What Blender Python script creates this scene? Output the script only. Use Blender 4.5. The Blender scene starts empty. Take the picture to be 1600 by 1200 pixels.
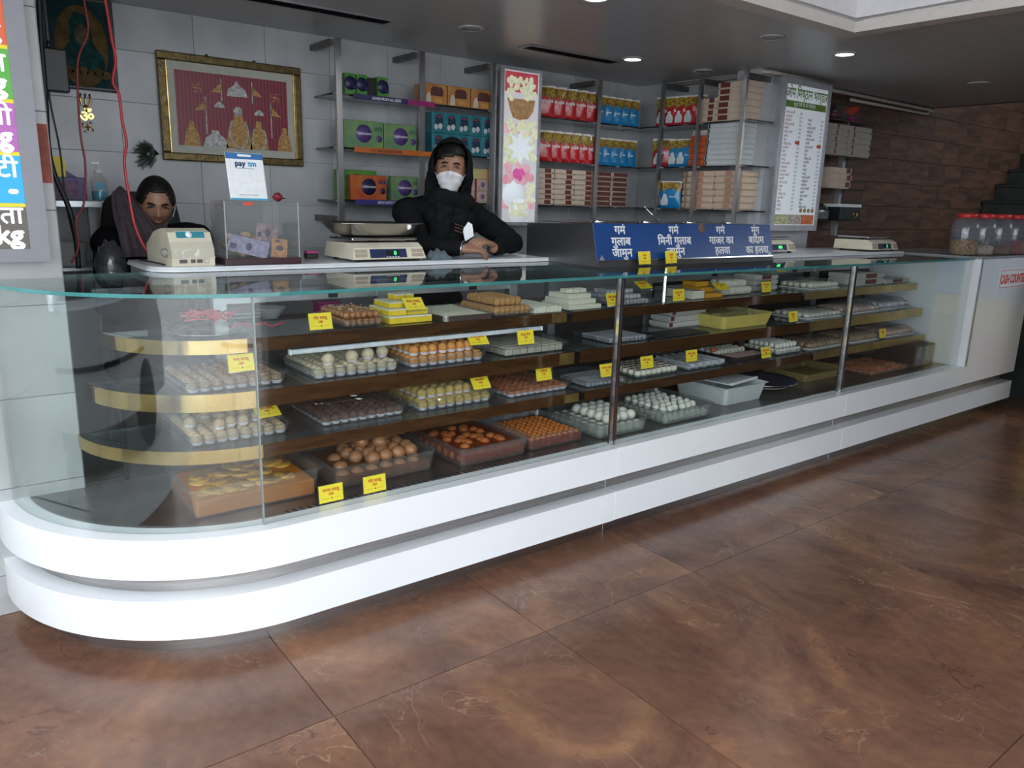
import bpy, bmesh, math, random
from mathutils import Vector, Matrix, Euler
random.seed(7)
S = bpy.context.scene
COL = S.collection
PI = math.pi
R = math.radians

# ---------------------------------------------------------------- camera
cam = bpy.data.cameras.new('camera')
cam_ob = bpy.data.objects.new('camera', cam)
COL.objects.link(cam_ob)
cam.sensor_width = 36.0
cam.lens = 27.16
cam.clip_start = .05
cam_ob.matrix_world = Matrix(((.7953, .1182, -.5946, 0), (-.6056, .1983, -.7706, 0), (.0268, .9730, .2293, 1.5), (0, 0, 0, 1)))
S.camera = cam_ob
# ---------------------------------------------------------------- daylight, exposure
world = bpy.data.worlds.new('overcast_sky')
S.world = world
world.use_nodes = True
wn = world.node_tree.nodes['Background']
wn.inputs[0].default_value = (.86, .93, 1, 1)
wn.inputs[1].default_value = 5.3
for nm, loc, rot, sx, sy in (('daylight_portal', (-.55, .75, 1.22), (0, R(-90), 0), 2.5, 4.9), ('daylight_portal', (.9, -1.72, 1.22), (R(90), 0, 0), 2.9, 2.5)):
    L = bpy.data.lights.new(nm, 'AREA'); L.shape = 'RECTANGLE'; L.size = sx; L.size_y = sy
    L.cycles.is_portal = True
    lo = bpy.data.objects.new(nm, L); COL.objects.link(lo); lo.location = loc; lo.rotation_euler = rot
vs = S.view_settings
vs.view_transform = 'Standard'; vs.look = 'None'; vs.gamma = 1.0; vs.exposure = 0.0; vs.use_curve_mapping = False
S.cycles.transparent_max_bounces = 32
S.cycles.max_bounces = 10
S.cycles.caustics_reflective = False
S.cycles.caustics_refractive = False

# ---------------------------------------------------------------- materials
def nodes(name):
    m = bpy.data.materials.new(name); m.use_nodes = True
    nt = m.node_tree
    return m, nt, nt.nodes['Principled BSDF']
def noise_col(nt, c1, c2, scale, detail=3, stretch=None, lo=.35, hi=.65, rnd=False):
    tc = nt.nodes.new('ShaderNodeTexCoord')
    mp = nt.nodes.new('ShaderNodeMapping')
    nt.links.new(tc.outputs['Object'], mp.inputs[0])
    if stretch: mp.inputs['Scale'].default_value = stretch
    if rnd:
        oi = nt.nodes.new('ShaderNodeObjectInfo'); vm = nt.nodes.new('ShaderNodeVectorMath'); vm.operation = 'SCALE'
        cb = nt.nodes.new('ShaderNodeCombineXYZ')
        for k in range(3): nt.links.new(oi.outputs['Random'], cb.inputs[k])
        nt.links.new(cb.outputs[0], vm.inputs[0]); vm.inputs['Scale'].default_value = 37.0
        nt.links.new(vm.outputs[0], mp.inputs['Location'])
    nz = nt.nodes.new('ShaderNodeTexNoise'); nz.inputs['Scale'].default_value = scale; nz.inputs['Detail'].default_value = detail
    nt.links.new(mp.outputs[0], nz.inputs['Vector'])
    cr = nt.nodes.new('ShaderNodeValToRGB')
    cr.color_ramp.elements[0].position = lo; cr.color_ramp.elements[1].position = hi
    cr.color_ramp.elements[0].color = (*c1, 1); cr.color_ramp.elements[1].color = (*c2, 1)
    nt.links.new(nz.outputs['Fac'], cr.inputs[0])
    return cr, nz, mp
MATS = {}
def M(name, col=(.5, .5, .5), rough=.5, metal=0, var=.1, scale=25, bump=0, bscale=None, emit=0, alpha=1, coat=0, col2=None, stretch=None, spec=.5, rnd=False, sss=0):
    if name in MATS: return MATS[name]
    m, nt, b = nodes(name)
    c2 = col2 or tuple(min(1, c * (1 + var)) for c in col)
    c1 = col if col2 else tuple(c * (1 - var) for c in col)
    cr, nz, mp = noise_col(nt, c1, c2, scale, 3, stretch, rnd=rnd)
    nt.links.new(cr.outputs[0], b.inputs['Base Color'])
    b.inputs['Roughness'].default_value = rough
    b.inputs['Metallic'].default_value = metal
    b.inputs['Specular IOR Level'].default_value = spec
    if coat: b.inputs['Coat Weight'].default_value = coat; b.inputs['Coat Roughness'].default_value = .08
    if emit:
        nt.links.new(cr.outputs[0], b.inputs['Emission Color']); b.inputs['Emission Strength'].default_value = emit
    if bump:
        bn = nt.nodes.new('ShaderNodeBump'); bn.inputs['Strength'].default_value = bump; bn.inputs['Distance'].default_value = .004
        n2 = nt.nodes.new('ShaderNodeTexNoise'); n2.inputs['Scale'].default_value = bscale or scale * 3
        nt.links.new(mp.outputs[0], n2.inputs['Vector'])
        nt.links.new(n2.outputs['Fac'], bn.inputs['Height']); nt.links.new(bn.outputs[0], b.inputs['Normal'])
    if sss: b.inputs['Subsurface Weight'].default_value = sss; b.inputs['Subsurface Radius'].default_value = (.01, .004, .002)
    if alpha < 1: b.inputs['Alpha'].default_value = alpha
    MATS[name] = m
    return m
def clear(name, tint=(.93, .97, .96), f0=.045, body=0, bcol=(.7, .8, .8), rough=0.02, wav=0):
    """thin clear sheet: transparent + Fresnel (Schlick) mirror, optional milky body"""
    if name in MATS: return MATS[name]
    m = bpy.data.materials.new(name); m.use_nodes = True; nt = m.node_tree; nt.nodes.clear()
    out = nt.nodes.new('ShaderNodeOutputMaterial')
    tr = nt.nodes.new('ShaderNodeBsdfTransparent'); tr.inputs[0].default_value = (*tint, 1)
    gl = nt.nodes.new('ShaderNodeBsdfGlossy'); gl.inputs['Roughness'].default_value = rough
    lw = nt.nodes.new('ShaderNodeLayerWeight'); lw.inputs[0].default_value = .5
    pw = nt.nodes.new('ShaderNodeMath'); pw.operation = 'POWER'; pw.inputs[1].default_value = 5
    ml = nt.nodes.new('ShaderNodeMath'); ml.operation = 'MULTIPLY_ADD'; ml.inputs[1].default_value = 1 - f0; ml.inputs[2].default_value = f0
    nt.links.new(lw.outputs['Facing'], pw.inputs[0]); nt.links.new(pw.outputs[0], ml.inputs[0])
    if wav:
        tc = nt.nodes.new('ShaderNodeTexCoord'); nz = nt.nodes.new('ShaderNodeTexNoise'); nz.inputs['Scale'].default_value = wav
        bn = nt.nodes.new('ShaderNodeBump'); bn.inputs['Strength'].default_value = .6; bn.inputs['Distance'].default_value = .02
        nt.links.new(tc.outputs['Object'], nz.inputs['Vector']); nt.links.new(nz.outputs['Fac'], bn.inputs['Height'])
        nt.links.new(bn.outputs[0], gl.inputs['Normal']); nt.links.new(bn.outputs[0], lw.inputs['Normal'])
    mx = nt.nodes.new('ShaderNodeMixShader')
    nt.links.new(ml.outputs[0], mx.inputs[0]); nt.links.new(tr.outputs[0], mx.inputs[1]); nt.links.new(gl.outputs[0], mx.inputs[2])
    last = mx
    if body:
        df = nt.nodes.new('ShaderNodeBsdfDiffuse'); df.inputs[0].default_value = (*bcol, 1)
        m2 = nt.nodes.new('ShaderNodeMixShader'); m2.inputs[0].default_value = body
        nt.links.new(mx.outputs[0], m2.inputs[1]); nt.links.new(df.outputs[0], m2.inputs[2]); last = m2
    nt.links.new(last.outputs[0], out.inputs[0])
    MATS[name] = m
    return m

WHITE = M('white_laminate', (.80, .82, .84), .22, var=.015, scale=4, coat=.3)
STEEL = M('brushed_steel', (.46, .44, .43), .3, 1, var=.12, scale=6, stretch=(1, 1, 60))
CHROME = M('chrome', (.72, .73, .75), .12, 1, var=.05, scale=10)
ALU = M('aluminium', (.48, .50, .52), .38, .8, var=.06, scale=10)
DARK = M('dark_metal', (.025, .025, .028), .45, .3, var=.2)
BLACK = M('black_plastic', (.012, .012, .013), .45, var=.2)
CREAMP = M('beige_plastic', (.62, .57, .44), .45, var=.06, scale=12)
GLASS = clear('clear_glass', (.965, .985, .98), .045)
TOPGLASS = clear('counter_top_glass', (.90, .95, .94), .05)
EDGE = M('green_glass_edge', (.05, .20, .19), .12, var=.15, scale=8, coat=.5)
PLAST = clear('clear_plastic', (.96, .97, .97), .05, body=.035, bcol=(.62, .68, .70), rough=.12)
FILM = clear('plastic_film', (.96, .965, .97), .06, body=.03, bcol=(.7, .72, .75), rough=.1, wav=14)
ACRYL = clear('acrylic', (.95, .96, .96), .05, body=.04, bcol=(.6, .62, .62))
WOODF = M('bronze_mirror_fascia', (.075, .032, .011), .14, .55, var=.3, scale=5, col2=(.13, .060, .022), stretch=(1, 1, 8), coat=.5)
GOLDF = M('gold_mirror_fascia', (.66, .46, .17), .13, 1, var=.15, scale=6)
GOLD = M('gold', (.70, .48, .15), .25, 1, var=.2, scale=30)
BROWNP = M('dark_rear_panel', (.035, .026, .024), .5, var=.2, scale=6)
YELLOW = M('yellow_card', (.86, .68, .03), .5, var=.04, scale=20)
REDINK = M('red_ink', (.55, .06, .02), .6, var=.05)
INK = M('black_ink', (.03, .03, .03), .6)
PAPER = M('white_paper', (.78, .79, .80), .6, var=.04, scale=40)
WHITEP = M('white_plastic', (.75, .77, .78), .4, var=.04)

# ---------------------------------------------------------------- mesh building
class MB:
    def __init__(s): s.v = []; s.f = []; s.m = []; s.sm = []
    def add(s, vs, fs, mi=0, smooth=False):
        o = len(s.v); s.v += [tuple(v) for v in vs]
        for f in fs: s.f.append(tuple(o + i for i in f)); s.m.append(mi); s.sm.append(smooth)
        return s
    def box(s, x0, x1, y0, y1, z0, z1, mi=0):
        return s.hexa([(x0, y0, z0), (x1, y0, z0), (x1, y1, z0), (x0, y1, z0), (x0, y0, z1), (x1, y0, z1), (x1, y1, z1), (x0, y1, z1)], mi)
    def hexa(s, p, mi=0):
        return s.add(p, [(3, 2, 1, 0), (4, 5, 6, 7), (0, 1, 5, 4), (1, 2, 6, 5), (2, 3, 7, 6), (3, 0, 4, 7)], mi)
    def rbox(s, x0, x1, y0, y1, z0, z1, r=.005, mi=0, seg=2):
        bm = bmesh.new(); bmesh.ops.create_cube(bm, size=1)
        for v in bm.verts: v.co = Vector(((x0 + x1) / 2 + v.co.x * (x1 - x0), (y0 + y1) / 2 + v.co.y * (y1 - y0), (z0 + z1) / 2 + v.co.z * (z1 - z0)))
        bmesh.ops.bevel(bm, geom=bm.edges[:], offset=r, segments=seg, affect='EDGES', profile=.5)
        return s.frombm(bm, mi)
    def frombm(s, bm, mi=0, smooth=False):
        bm.verts.index_update()
        s.add([v.co[:] for v in bm.verts], [[v.index for v in f.verts] for f in bm.faces], mi, smooth); bm.free(); return s
    def prism(s, poly, z0, z1, mi=0, mside=None):
        n = len(poly)
        s.add([(x, y, z0) for x, y in poly] + [(x, y, z1) for x, y in poly], [tuple(range(n - 1, -1, -1)), tuple(range(n, 2 * n))], mi)
        o = len(s.v) - 2 * n
        for i in range(n):
            j = (i + 1) % n
            s.f.append((o + i, o + j, o + n + j, o + n + i)); s.m.append(mi if mside is None else mside); s.sm.append(False)
        return s
    def strip(s, inner, outer, z0, z1, mi=0, smooth=False):
        """ribbon solid between two equally long xy paths"""
        n = len(inner)
        def band(p, q, sm, flip=False):
            fs = [(i, i + 1, n + i + 1, n + i) for i in range(n - 1)]
            s.add(p + q, [f[::-1] for f in fs] if flip else fs, mi, sm)
        lo_i, lo_o, hi_i, hi_o = [(*p, z0) for p in inner], [(*p, z0) for p in outer], [(*p, z1) for p in inner], [(*p, z1) for p in outer]
        band(lo_o, hi_o, smooth); band(lo_i, hi_i, smooth, True); band(hi_o, hi_i, False); band(lo_i, lo_o, False)
        for k, fl in ((0, False), (n - 1, True)):
            q = (0, 1, 2, 3)
            s.add([lo_i[k], lo_o[k], hi_o[k], hi_i[k]], [q[::-1] if fl else q], mi, False)
        return s
    def lathe(s, prof, c=(0, 0, 0), n=24, mi=0, smooth=True, axis='z'):
        vs = []
        for r, z in prof:
            for k in range(n):
                a = 2 * PI * k / n
                p = (r * math.cos(a), r * math.sin(a), z)
                if axis == 'y': p = (p[0], -z, p[1])
                if axis == 'x': p = (z, p[0], p[1])
                vs.append((c[0] + p[0], c[1] + p[1], c[2] + p[2]))
        fs = []
        for i in range(len(prof) - 1):
            for k in range(n):
                fs.append((i * n + k, i * n + (k + 1) % n, (i + 1) * n + (k + 1) % n, (i + 1) * n + k))
        if prof[0][0] > 1e-5: fs.append(tuple(range(n - 1, -1, -1)))
        if prof[-1][0] > 1e-5: fs.append(tuple(range((len(prof) - 1) * n, len(prof) * n)))
        return s.add(vs, fs, mi, smooth)
    def cyl(s, c, r, h, n=20, mi=0, axis='z', r2=None, smooth=True): return s.lathe([(r, 0), (r if r2 is None else r2, h)], c, n, mi, smooth, axis)
    def ball(s, c, r, sc=(1, 1, 1), n=14, m=9, mi=0, jit=0):
        bm = bmesh.new(); bmesh.ops.create_uvsphere(bm, u_segments=n, v_segments=m, radius=1)
        for v in bm.verts:
            k = r * (1 + random.uniform(-jit, jit))
            v.co = Vector((c[0] + v.co.x * k * sc[0], c[1] + v.co.y * k * sc[1], c[2] + v.co.z * k * sc[2]))
        return s.frombm(bm, mi, True)
    def tube(s, pts, r, n=8, mi=0, closed=False):
        pts = [Vector(p) for p in pts]; N = len(pts); vs = []
        up = Vector((0, 0, 1)); rr = r if isinstance(r, (list, tuple)) else [r] * N
        prev = None
        for i, p in enumerate(pts):
            if closed: t = (pts[(i + 1) % N] - pts[i - 1])
            else: t = pts[min(i + 1, N - 1)] - pts[max(i - 1, 0)]
            t.normalize()
            if prev is None:
                a = t.cross(up if abs(t.z) < .9 else Vector((1, 0, 0))).normalized()
            else:
                a = (prev - t * prev.dot(t)).normalized()
            prev = a; b = t.cross(a)
            for k in range(n):
                q = 2 * PI * k / n; vs.append(p + (a * math.cos(q) + b * math.sin(q)) * rr[i])
        fs = []
        for i in range(N if closed else N - 1):
            j = (i + 1) % N
            for k in range(n): fs.append((i * n + k, i * n + (k + 1) % n, j * n + (k + 1) % n, j * n + k))
        if not closed: fs += [tuple(range(n - 1, -1, -1)), tuple(range((N - 1) * n, N * n))]
        return s.add(vs, fs, mi, True)
    def grid(s, fn, nu, nv, mi=0, smooth=True, flip=False):
        vs = [fn(i / nu, j / nv) for j in range(nv + 1) for i in range(nu + 1)]
        fs = []
        for j in range(nv):
            for i in range(nu):
                a = j * (nu + 1) + i; q = (a, a + 1, a + nu + 2, a + nu + 1)
                fs.append(q[::-1] if flip else q)
        return s.add(vs, fs, mi, smooth)
    def mesh(s, name, mats):
        me = bpy.data.meshes.new(name); me.from_pydata(s.v, [], s.f)
        for m in (mats if isinstance(mats, (list, tuple)) else [mats]): me.materials.append(m)
        me.polygons.foreach_set('material_index', s.m); me.polygons.foreach_set('use_smooth', s.sm)
        me.update(); return me
    def build(s, name, mats, parent=None, loc=(0, 0, 0), rot=(0, 0, 0)): return link(name, s.mesh(name, mats), parent, loc, rot)
def link(name, me, parent=None, loc=(0, 0, 0), rot=(0, 0, 0)):
    o = bpy.data.objects.new(name, me); COL.objects.link(o); o.parent = parent; o.location = loc; o.rotation_euler = rot
    return o
def tag(o, label=None, cat=None, group=None, kind=None):
    if label: o['label'] = label
    if cat: o['category'] = cat
    if group: o['group'] = group
    if kind: o['kind'] = kind
    return o
def thing(name, label, cat, loc=(0, 0, 0), rotz=0, group=None, rot=None):
    o = link(name, None, None, loc, rot or (0, 0, rotz)); return tag(o, label, cat, group)
def dup(root, loc, rot=None, label=None, group=None):
    r = root.copy(); COL.objects.link(r); r.location = loc
    if rot is not None: r.rotation_euler = rot
    if label: r['label'] = label
    if group: r['group'] = group
    for ch in root.children:
        c = ch.copy(); COL.objects.link(c); c.parent = r
        for g in ch.children:
            d = g.copy(); COL.objects.link(d); d.parent = c
    return r
def bx(*a, mi=0): return MB().box(*a, mi=mi)
TXT = {}
def txt(body, size, mat, parent=None, loc=(0, 0, 0), rot=(PI / 2, 0, 0), name='lettering', align='CENTER', bold=0, ext=.0004, sx=1.0, reph=()):
    key = (body, size, mat.name, align, bold, sx)
    if key not in TXT:
        cu = bpy.data.curves.new('t', 'FONT'); cu.body = body; cu.size = size; cu.align_x = align; cu.extrude = ext; cu.resolution_u = 2
        to = bpy.data.objects.new('t', cu); COL.objects.link(to)
        me = bpy.data.meshes.new_from_object(to)
        bpy.data.objects.remove(to)
        vs = [v.co.copy() for v in me.vertices]; fs = [tuple(p.vertices) for p in me.polygons]
        mb = MB()
        for dx, dy in ([(0, 0)] if not bold else [(-bold, 0), (bold, 0), (0, bold), (0, -bold)]):
            mb.add([((v.x + dx * size) * sx, v.y + dy * size, v.z + (dx + 2 * dy) * .002 * size) for v in vs], fs)
        for (rx, ry) in reph:
            pts = [(rx + .075, ry - .03), (rx + .02, ry + .03), (rx + .035, ry + .10), (rx + .11, ry + .125), (rx + .16, ry + .09)]
            mb.tube([(px * size * sx, py * size, 0) for px, py in pts], .036 * size, 6)
        TXT[key] = mb.mesh('lettering', mat); bpy.data.meshes.remove(me)
    return link(name, TXT[key], parent, loc, rot)
def struct(o): o['kind'] = 'structure'; return o

# ---------------------------------------------------------------- room shell
ZC = 2.425
def floor_mat():
    m, nt, b = nodes('brown_marble_floor_tile')
    N, Lk = nt.nodes.new, nt.links.new
    cr, nz, mp = noise_col(nt, (.085, .040, .028), (.30, .150, .078), 1.5, 12, rnd=True, lo=.28, hi=.76, stretch=(1, .75, 1))
    nz.inputs['Roughness'].default_value = .66; nz.inputs['Distortion'].default_value = 1.4
    e = cr.color_ramp.elements.new(.5); e.color = (.165, .082, .052, 1)
    def ridge(scale, dist, w, gate_scale, g0, g1, amount):
        n2 = N('ShaderNodeTexNoise'); n2.inputs['Scale'].default_value = scale; n2.inputs['Detail'].default_value = 7; n2.inputs['Distortion'].default_value = dist
        Lk(mp.outputs[0], n2.inputs['Vector'])
        sb = N('ShaderNodeMath'); sb.operation = 'SUBTRACT'; sb.inputs[1].default_value = .5; Lk(n2.outputs['Fac'], sb.inputs[0])
        ab = N('ShaderNodeMath'); ab.operation = 'ABSOLUTE'; Lk(sb.outputs[0], ab.inputs[0])
        mr = N('ShaderNodeMapRange'); mr.inputs[1].default_value = 0; mr.inputs[2].default_value = w; mr.inputs[3].default_value = 1; mr.inputs[4].default_value = 0; Lk(ab.outputs[0], mr.inputs[0])
        n3 = N('ShaderNodeTexNoise'); n3.inputs['Scale'].default_value = gate_scale; Lk(mp.outputs[0], n3.inputs['Vector'])
        c3 = N('ShaderNodeMapRange'); c3.inputs[1].default_value = g0; c3.inputs[2].default_value = g1; c3.inputs[4].default_value = amount; Lk(n3.outputs['Fac'], c3.inputs[0])
        mu = N('ShaderNodeMath'); mu.operation = 'MULTIPLY'; Lk(mr.outputs[0], mu.inputs[0]); Lk(c3.outputs[0], mu.inputs[1])
        return mu
    last = cr.outputs[0]
    for args, col in (((2.2, 2.6, .010, 2.3, .52, .70, .65), (.36, .23, .15, 1)), ((3.1, 1.2, .010, 3.1, .48, .70, .6), (.035, .018, .014, 1)), ((5.5, 3.0, .02, 4.0, .55, .72, .5), (.28, .22, .19, 1))):
        mx = N('ShaderNodeMix'); mx.data_type = 'RGBA'; Lk(ridge(*args).outputs[0], mx.inputs[0]); Lk(last, mx.inputs[6]); mx.inputs[7].default_value = col; last = mx.outputs[2]
    nf = N('ShaderNodeTexNoise'); nf.inputs['Scale'].default_value = 26; nf.inputs['Detail'].default_value = 6; Lk(mp.outputs[0], nf.inputs['Vector'])
    mf = N('ShaderNodeMapRange'); mf.inputs[3].default_value = .72; mf.inputs[4].default_value = 1.28; Lk(nf.outputs['Fac'], mf.inputs[0])
    mm = N('ShaderNodeMix'); mm.data_type = 'RGBA'; mm.blend_type = 'MULTIPLY'; mm.inputs[0].default_value = 1; Lk(last, mm.inputs[6]); Lk(mf.outputs[0], mm.inputs[7])
    Lk(mm.outputs[2], b.inputs['Base Color'])
    b.inputs['Roughness'].default_value = .24; b.inputs['Specular IOR Level'].default_value = .45
    return m
FLOOR = floor_mat()
GROUT = M('floor_grout', (.12, .08, .06), .8)
floor = struct(bx(-.55, 11.2, -3.4, 4.75, -.1, -.004).build('floor', GROUT))
tile_me = bx(0, .811, 0, 1.247, -.02, 0).mesh('tile', FLOOR)
tile_me2 = bx(.253, .811, 0, 1.247, -.02, 0).mesh('tile', FLOOR)
x = .827 - .815 * 2
while x < 11:
    y = 1.892 - 1.25 * 4
    while y < 4.7:
        link('tile', tile_me if x > -.6 else tile_me2, floor, (x + .002, y + .0015, 0)); y += 1.25
    x += .815
PAVE = M('street_paving', (.42, .41, .40), .8, var=.15, scale=3)
struct(bx(-14, -.55, -14, 12, -.12, -.02).build('floor_street_left', PAVE))
struct(bx(-.55, 14, -14, -3.4, -.12, -.02).build('floor_street_front', PAVE))

MARBLE = M('grey_marble_tile', (.40, .41, .42), .32, col2=(.50, .505, .51), scale=5, rnd=True, stretch=(1, 1, .6))
JOINT = M('tile_joint', (.36, .36, .36), .8)
wall_back = struct(bx(.2, 4.95, 4.604, 4.75, 0, ZC + .02).build('wall_back', JOINT))
wt = MB().rbox(.0008, .3892, -.006, .01, .0008, .2532, .0015, seg=1).mesh('tile', MARBLE)
top_t = MB().rbox(.0008, .3892, -.006, .01, .0008, ZC - 2.206 - .0008, .0015, seg=1).mesh('tile', MARBLE)
for i in range(-1, 10):
    for j in range(4, 10): link('tile', top_t if j == 9 else wt, wall_back, (1.324 + .39 * (i - 1), 4.604, 2.206 - .254 * (9 - j)))
MARB2 = M('grey_marble_wall', (.36, .365, .37), .35, col2=(.44, .445, .45), scale=4)
struct(bx(.385, 4.9, 4.597, 4.604, 0, .936).build('wall_back_lower', MARB2))
struct(bx(4.78, 4.95, 3.44, 4.6, 0, ZC).build('wall_return', MARB2))
struct(bx(4.70, 5.46, 3.42, 3.62, 0, ZC).build('wall_menu_pillar', M('pillar_marble', (.42, .43, .45), .4, col2=(.5, .51, .53), scale=3)))
# wooden tile wall
WOODW = M('wood_look_tile', (.042, .018, .010), .5, col2=(.125, .058, .032), scale=3.2, stretch=(1, 1, 7), rnd=True)
wall_wood = struct(bx(5.46, 11.2, 3.578, 3.75, 0, 4.4).build('wall_wood', M('wood_tile_joint', (.03, .016, .012), .7)))
wm = MB().rbox(.001, .329, -.008, .006, .001, .199, .002, seg=1).mesh('tile', WOODW)
for i in range(0, 17):
    for j in range(0, 9): link('tile', wm, wall_wood, (5.47 + .33 * i + (.0 if j % 2 else .11), 3.578, .95 + .2 * j))
struct(bx(5.46, 11.2, 3.572, 3.578, 0, .95).build('wall_wood_lower', WOODW))
struct(bx(11.1, 11.25, -1.6, 3.6, 0, 4.4).build('wall_right', M('dim_plaster', (.16, .14, .13), .7)))
struct(bx(2.3, 11.2, -1.75, -1.6, 0, ZC).build('wall_front', M('shop_plaster', (.24, .23, .22), .7)))
struct(bx(.20, .385, 3.55, 4.603, 0, ZC).build('wall_left', M('grey_marble_wall')))
# left pillar with marble slabs
pil = struct(bx(-1.2, .395, 3.10, 3.55, 0, ZC).build('wall_left_pillar', JOINT))
SLAB = M('pale_marble_slab', (.36, .37, .37), .4, col2=(.44, .45, .45), scale=3, rnd=True, bump=.15, bscale=40)
z = -.17
while z < ZC:
    z0, z1 = max(0, z), min(ZC, z + .32)
    link('slab', MB().rbox(-1.2, .40, 3.092, 3.104, z0 + .001, z1 - .001, .0015, seg=1).mesh('slab', SLAB), pil)
    link('slab', MB().rbox(.393, .404, 3.105, 3.55, z0 + .001, z1 - .001, .0015, seg=1).mesh('slab', SLAB), pil)
    z += .32
# ceiling with a white coffer
CEIL = M('grey_ceiling_panel', (.47, .475, .485), .30, var=.12, scale=2, col2=(.53, .535, .545), stretch=(1, 12, 1), spec=.5)
cb = MB()
hx0, hx1, hy0, hy1 = .1, 4.12, -1.1, 2.48
cb.box(-.55, 7.43, hy1, 4.75, ZC, ZC + .05).box(-.55, 7.43, -1.75, hy0, ZC, ZC + .05).box(-.55, hx0, hy0, hy1, ZC, ZC + .05).box(hx1, 7.43, hy0, hy1, ZC, ZC + .05)
ceil = struct(cb.build('ceiling', CEIL))
COVE = M('cream_trim', (.62, .58, .54), .5, var=.03)
t = MB().box(hx0, hx1 + .0, hy1 - .10, hy1 + .004, ZC - .02, ZC + .03).box(hx1 - .10, hx1 + .004, hy0, hy1 - .10, ZC - .02, ZC + .03)
struct(t.build('trim_1', COVE))
cw = MB().box(hx0, hx1, hy1 - .10, hy1 - .02, ZC + .05, ZC + .40).box(hx1 - .10, hx1 - .02, hy0, hy1 - .1, ZC + .05, ZC + .40).box(hx0, hx1, hy0, hy1, ZC + .40, ZC + .45)
struct(cw.build('ceiling_coffer', M('white_ceiling_paint', (.72, .71, .72), .6, var=.03)))
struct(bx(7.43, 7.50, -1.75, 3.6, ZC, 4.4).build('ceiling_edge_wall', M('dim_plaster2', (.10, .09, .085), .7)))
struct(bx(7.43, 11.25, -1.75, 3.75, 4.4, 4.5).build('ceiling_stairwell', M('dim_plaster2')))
# stairs behind the right end
SL = M('dark_stone_step', (.030, .036, .033), .35, var=.3, scale=8)
st = thing('staircase', 'dark stone staircase climbing along the wooden wall at the right', 'stairs', (7.2, 3.0, 0))
for k in range(16):
    zt = .66 + .165 * k; x0 = 7.25 + .26 * k
    if x0 > 10.7: break
    link('step', MB().rbox(x0 - 7.2 - .03, x0 - 7.2 + .28, -.75, .565, zt - .035, zt, .006, seg=1).mesh('step', SL), st)
    link('riser', bx(x0 - 7.2, x0 - 7.2 + .02, -.73, .565, max(0, zt - .165), zt - .035).mesh('riser', SL), st)
bx(.06, 3.7, -.72, .56, 0, .5).build('stair_base', SL, st)

# ceiling lamps and vents
DISC = M('lamp_diffuser_lit', (.85, .95, 1.0), .5, var=.01, emit=14)
DISCO = M('lamp_diffuser_off', (.40, .40, .41), .4)
RING = M('lamp_ring', (.45, .45, .46), .35)
for k, (x, y, on) in enumerate(((2.624, 2.852, 1), (3.849, 3.803, 1), (4.603, 2.771, 1), (2.576, 3.798, 0), (3.902, 2.798, 0), (6.246, 2.687, 0), (4.518, 3.775, 0))):
    lab = ('lit round downlight above the hot food unit at the top edge', 'lit round downlight in the ceiling above the corner snack shelves', 'lit round downlight beside the corner of the cream ceiling trim', 'unlit round downlight nearest the sweets light box in the ceiling', 'unlit round downlight left of the cream ceiling trim corner', 'unlit round downlight farthest right in the grey ceiling', 'unlit round downlight above the corner boxes near the menu pillar')[k]
    d = thing('downlight', lab, 'lamp', (x, y, ZC), 0, 'ceiling downlights')
    MB().lathe([(.052, -.001), (.056, -.010), (.068, -.007), (.072, 0)], n=32).build('ring', RING, d)
    MB().lathe([(0, -.006), (.052, -.006), (.052, -.001), (0, -.001)], n=32).build('diffuser', DISC if on else DISCO, d)
    if on:
        L = bpy.data.lights.new('downlight_lamp', 'SPOT'); L.energy = 16; L.spot_size = R(120); L.spot_blend = .8; L.shadow_soft_size = .05; L.color = (.86, .95, 1)
        lo = link('downlight_lamp', L, d, (0, 0, -.02))
for x, y, lab in ((3.09, 3.91, 'long slotted air vent in the ceiling above the sweets light box'), (1.40, 3.93, 'long slotted air vent in the ceiling above the framed picture')):
    v = thing('air_vent', lab, 'vent', (x, y, ZC), 0, 'ceiling air vents')
    MB().box(0, .78, 0, .012, -.008, 0).box(0, .78, .118, .13, -.008, 0).box(0, .012, .012, .118, -.008, 0).box(.768, .78, .012, .118, -.008, 0).build('frame', ALU, v)
    bx(.012, .768, .012, .118, -.001, 0).build('backing', BLACK, v)
    for k in range(5): link('slat', MB().hexa([(.012, .016 + .021 * k, -.007), (.768, .016 + .021 * k, -.007), (.768, .018 + .021 * k, -.007), (.012, .018 + .021 * k, -.007), (.012, .026 + .021 * k, -.001), (.768, .026 + .021 * k, -.001), (.768, .028 + .021 * k, -.001), (.012, .028 + .021 * k, -.001)]).mesh('slat', DARK), v)
PIPE = M('cream_pipe', (.45, .42, .38), .4)
tag(MB().tube([(4.765, 4.3, 2.40), (4.76, 3.6, 2.40), (4.70, 3.41, 2.402), (4.75, 3.385, 2.402), (5.1, 3.385, 2.402), (5.50, 3.385, 2.400)], .014).build('conduit_pipe', PIPE), 'cream conduit pipe along the ceiling over the menu board', 'pipe')
tag(MB().tube([(5.48, 3.55, 2.405), (6.2, 3.55, 2.405), (7.36, 3.55, 2.40), (7.42, 3.55, 2.385)], .014).build('conduit_pipe', PIPE), 'upper cream conduit pipe along the wooden wall under the ceiling', 'pipe')
tag(MB().tube([(6.05, 3.55, 2.362), (6.8, 3.55, 2.362), (7.30, 3.55, 2.36), (7.37, 3.55, 2.37)], .012).build('conduit_pipe', PIPE), 'lower cream conduit pipe with clips along the wooden wall', 'pipe')

bx(.362, .399, 3.0905, 3.0917, 1.52, 1.71).build('red_paint_patch', M('red_brown_paint', (.26, .06, .04), .7, var=.25, scale=20), pil)
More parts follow.
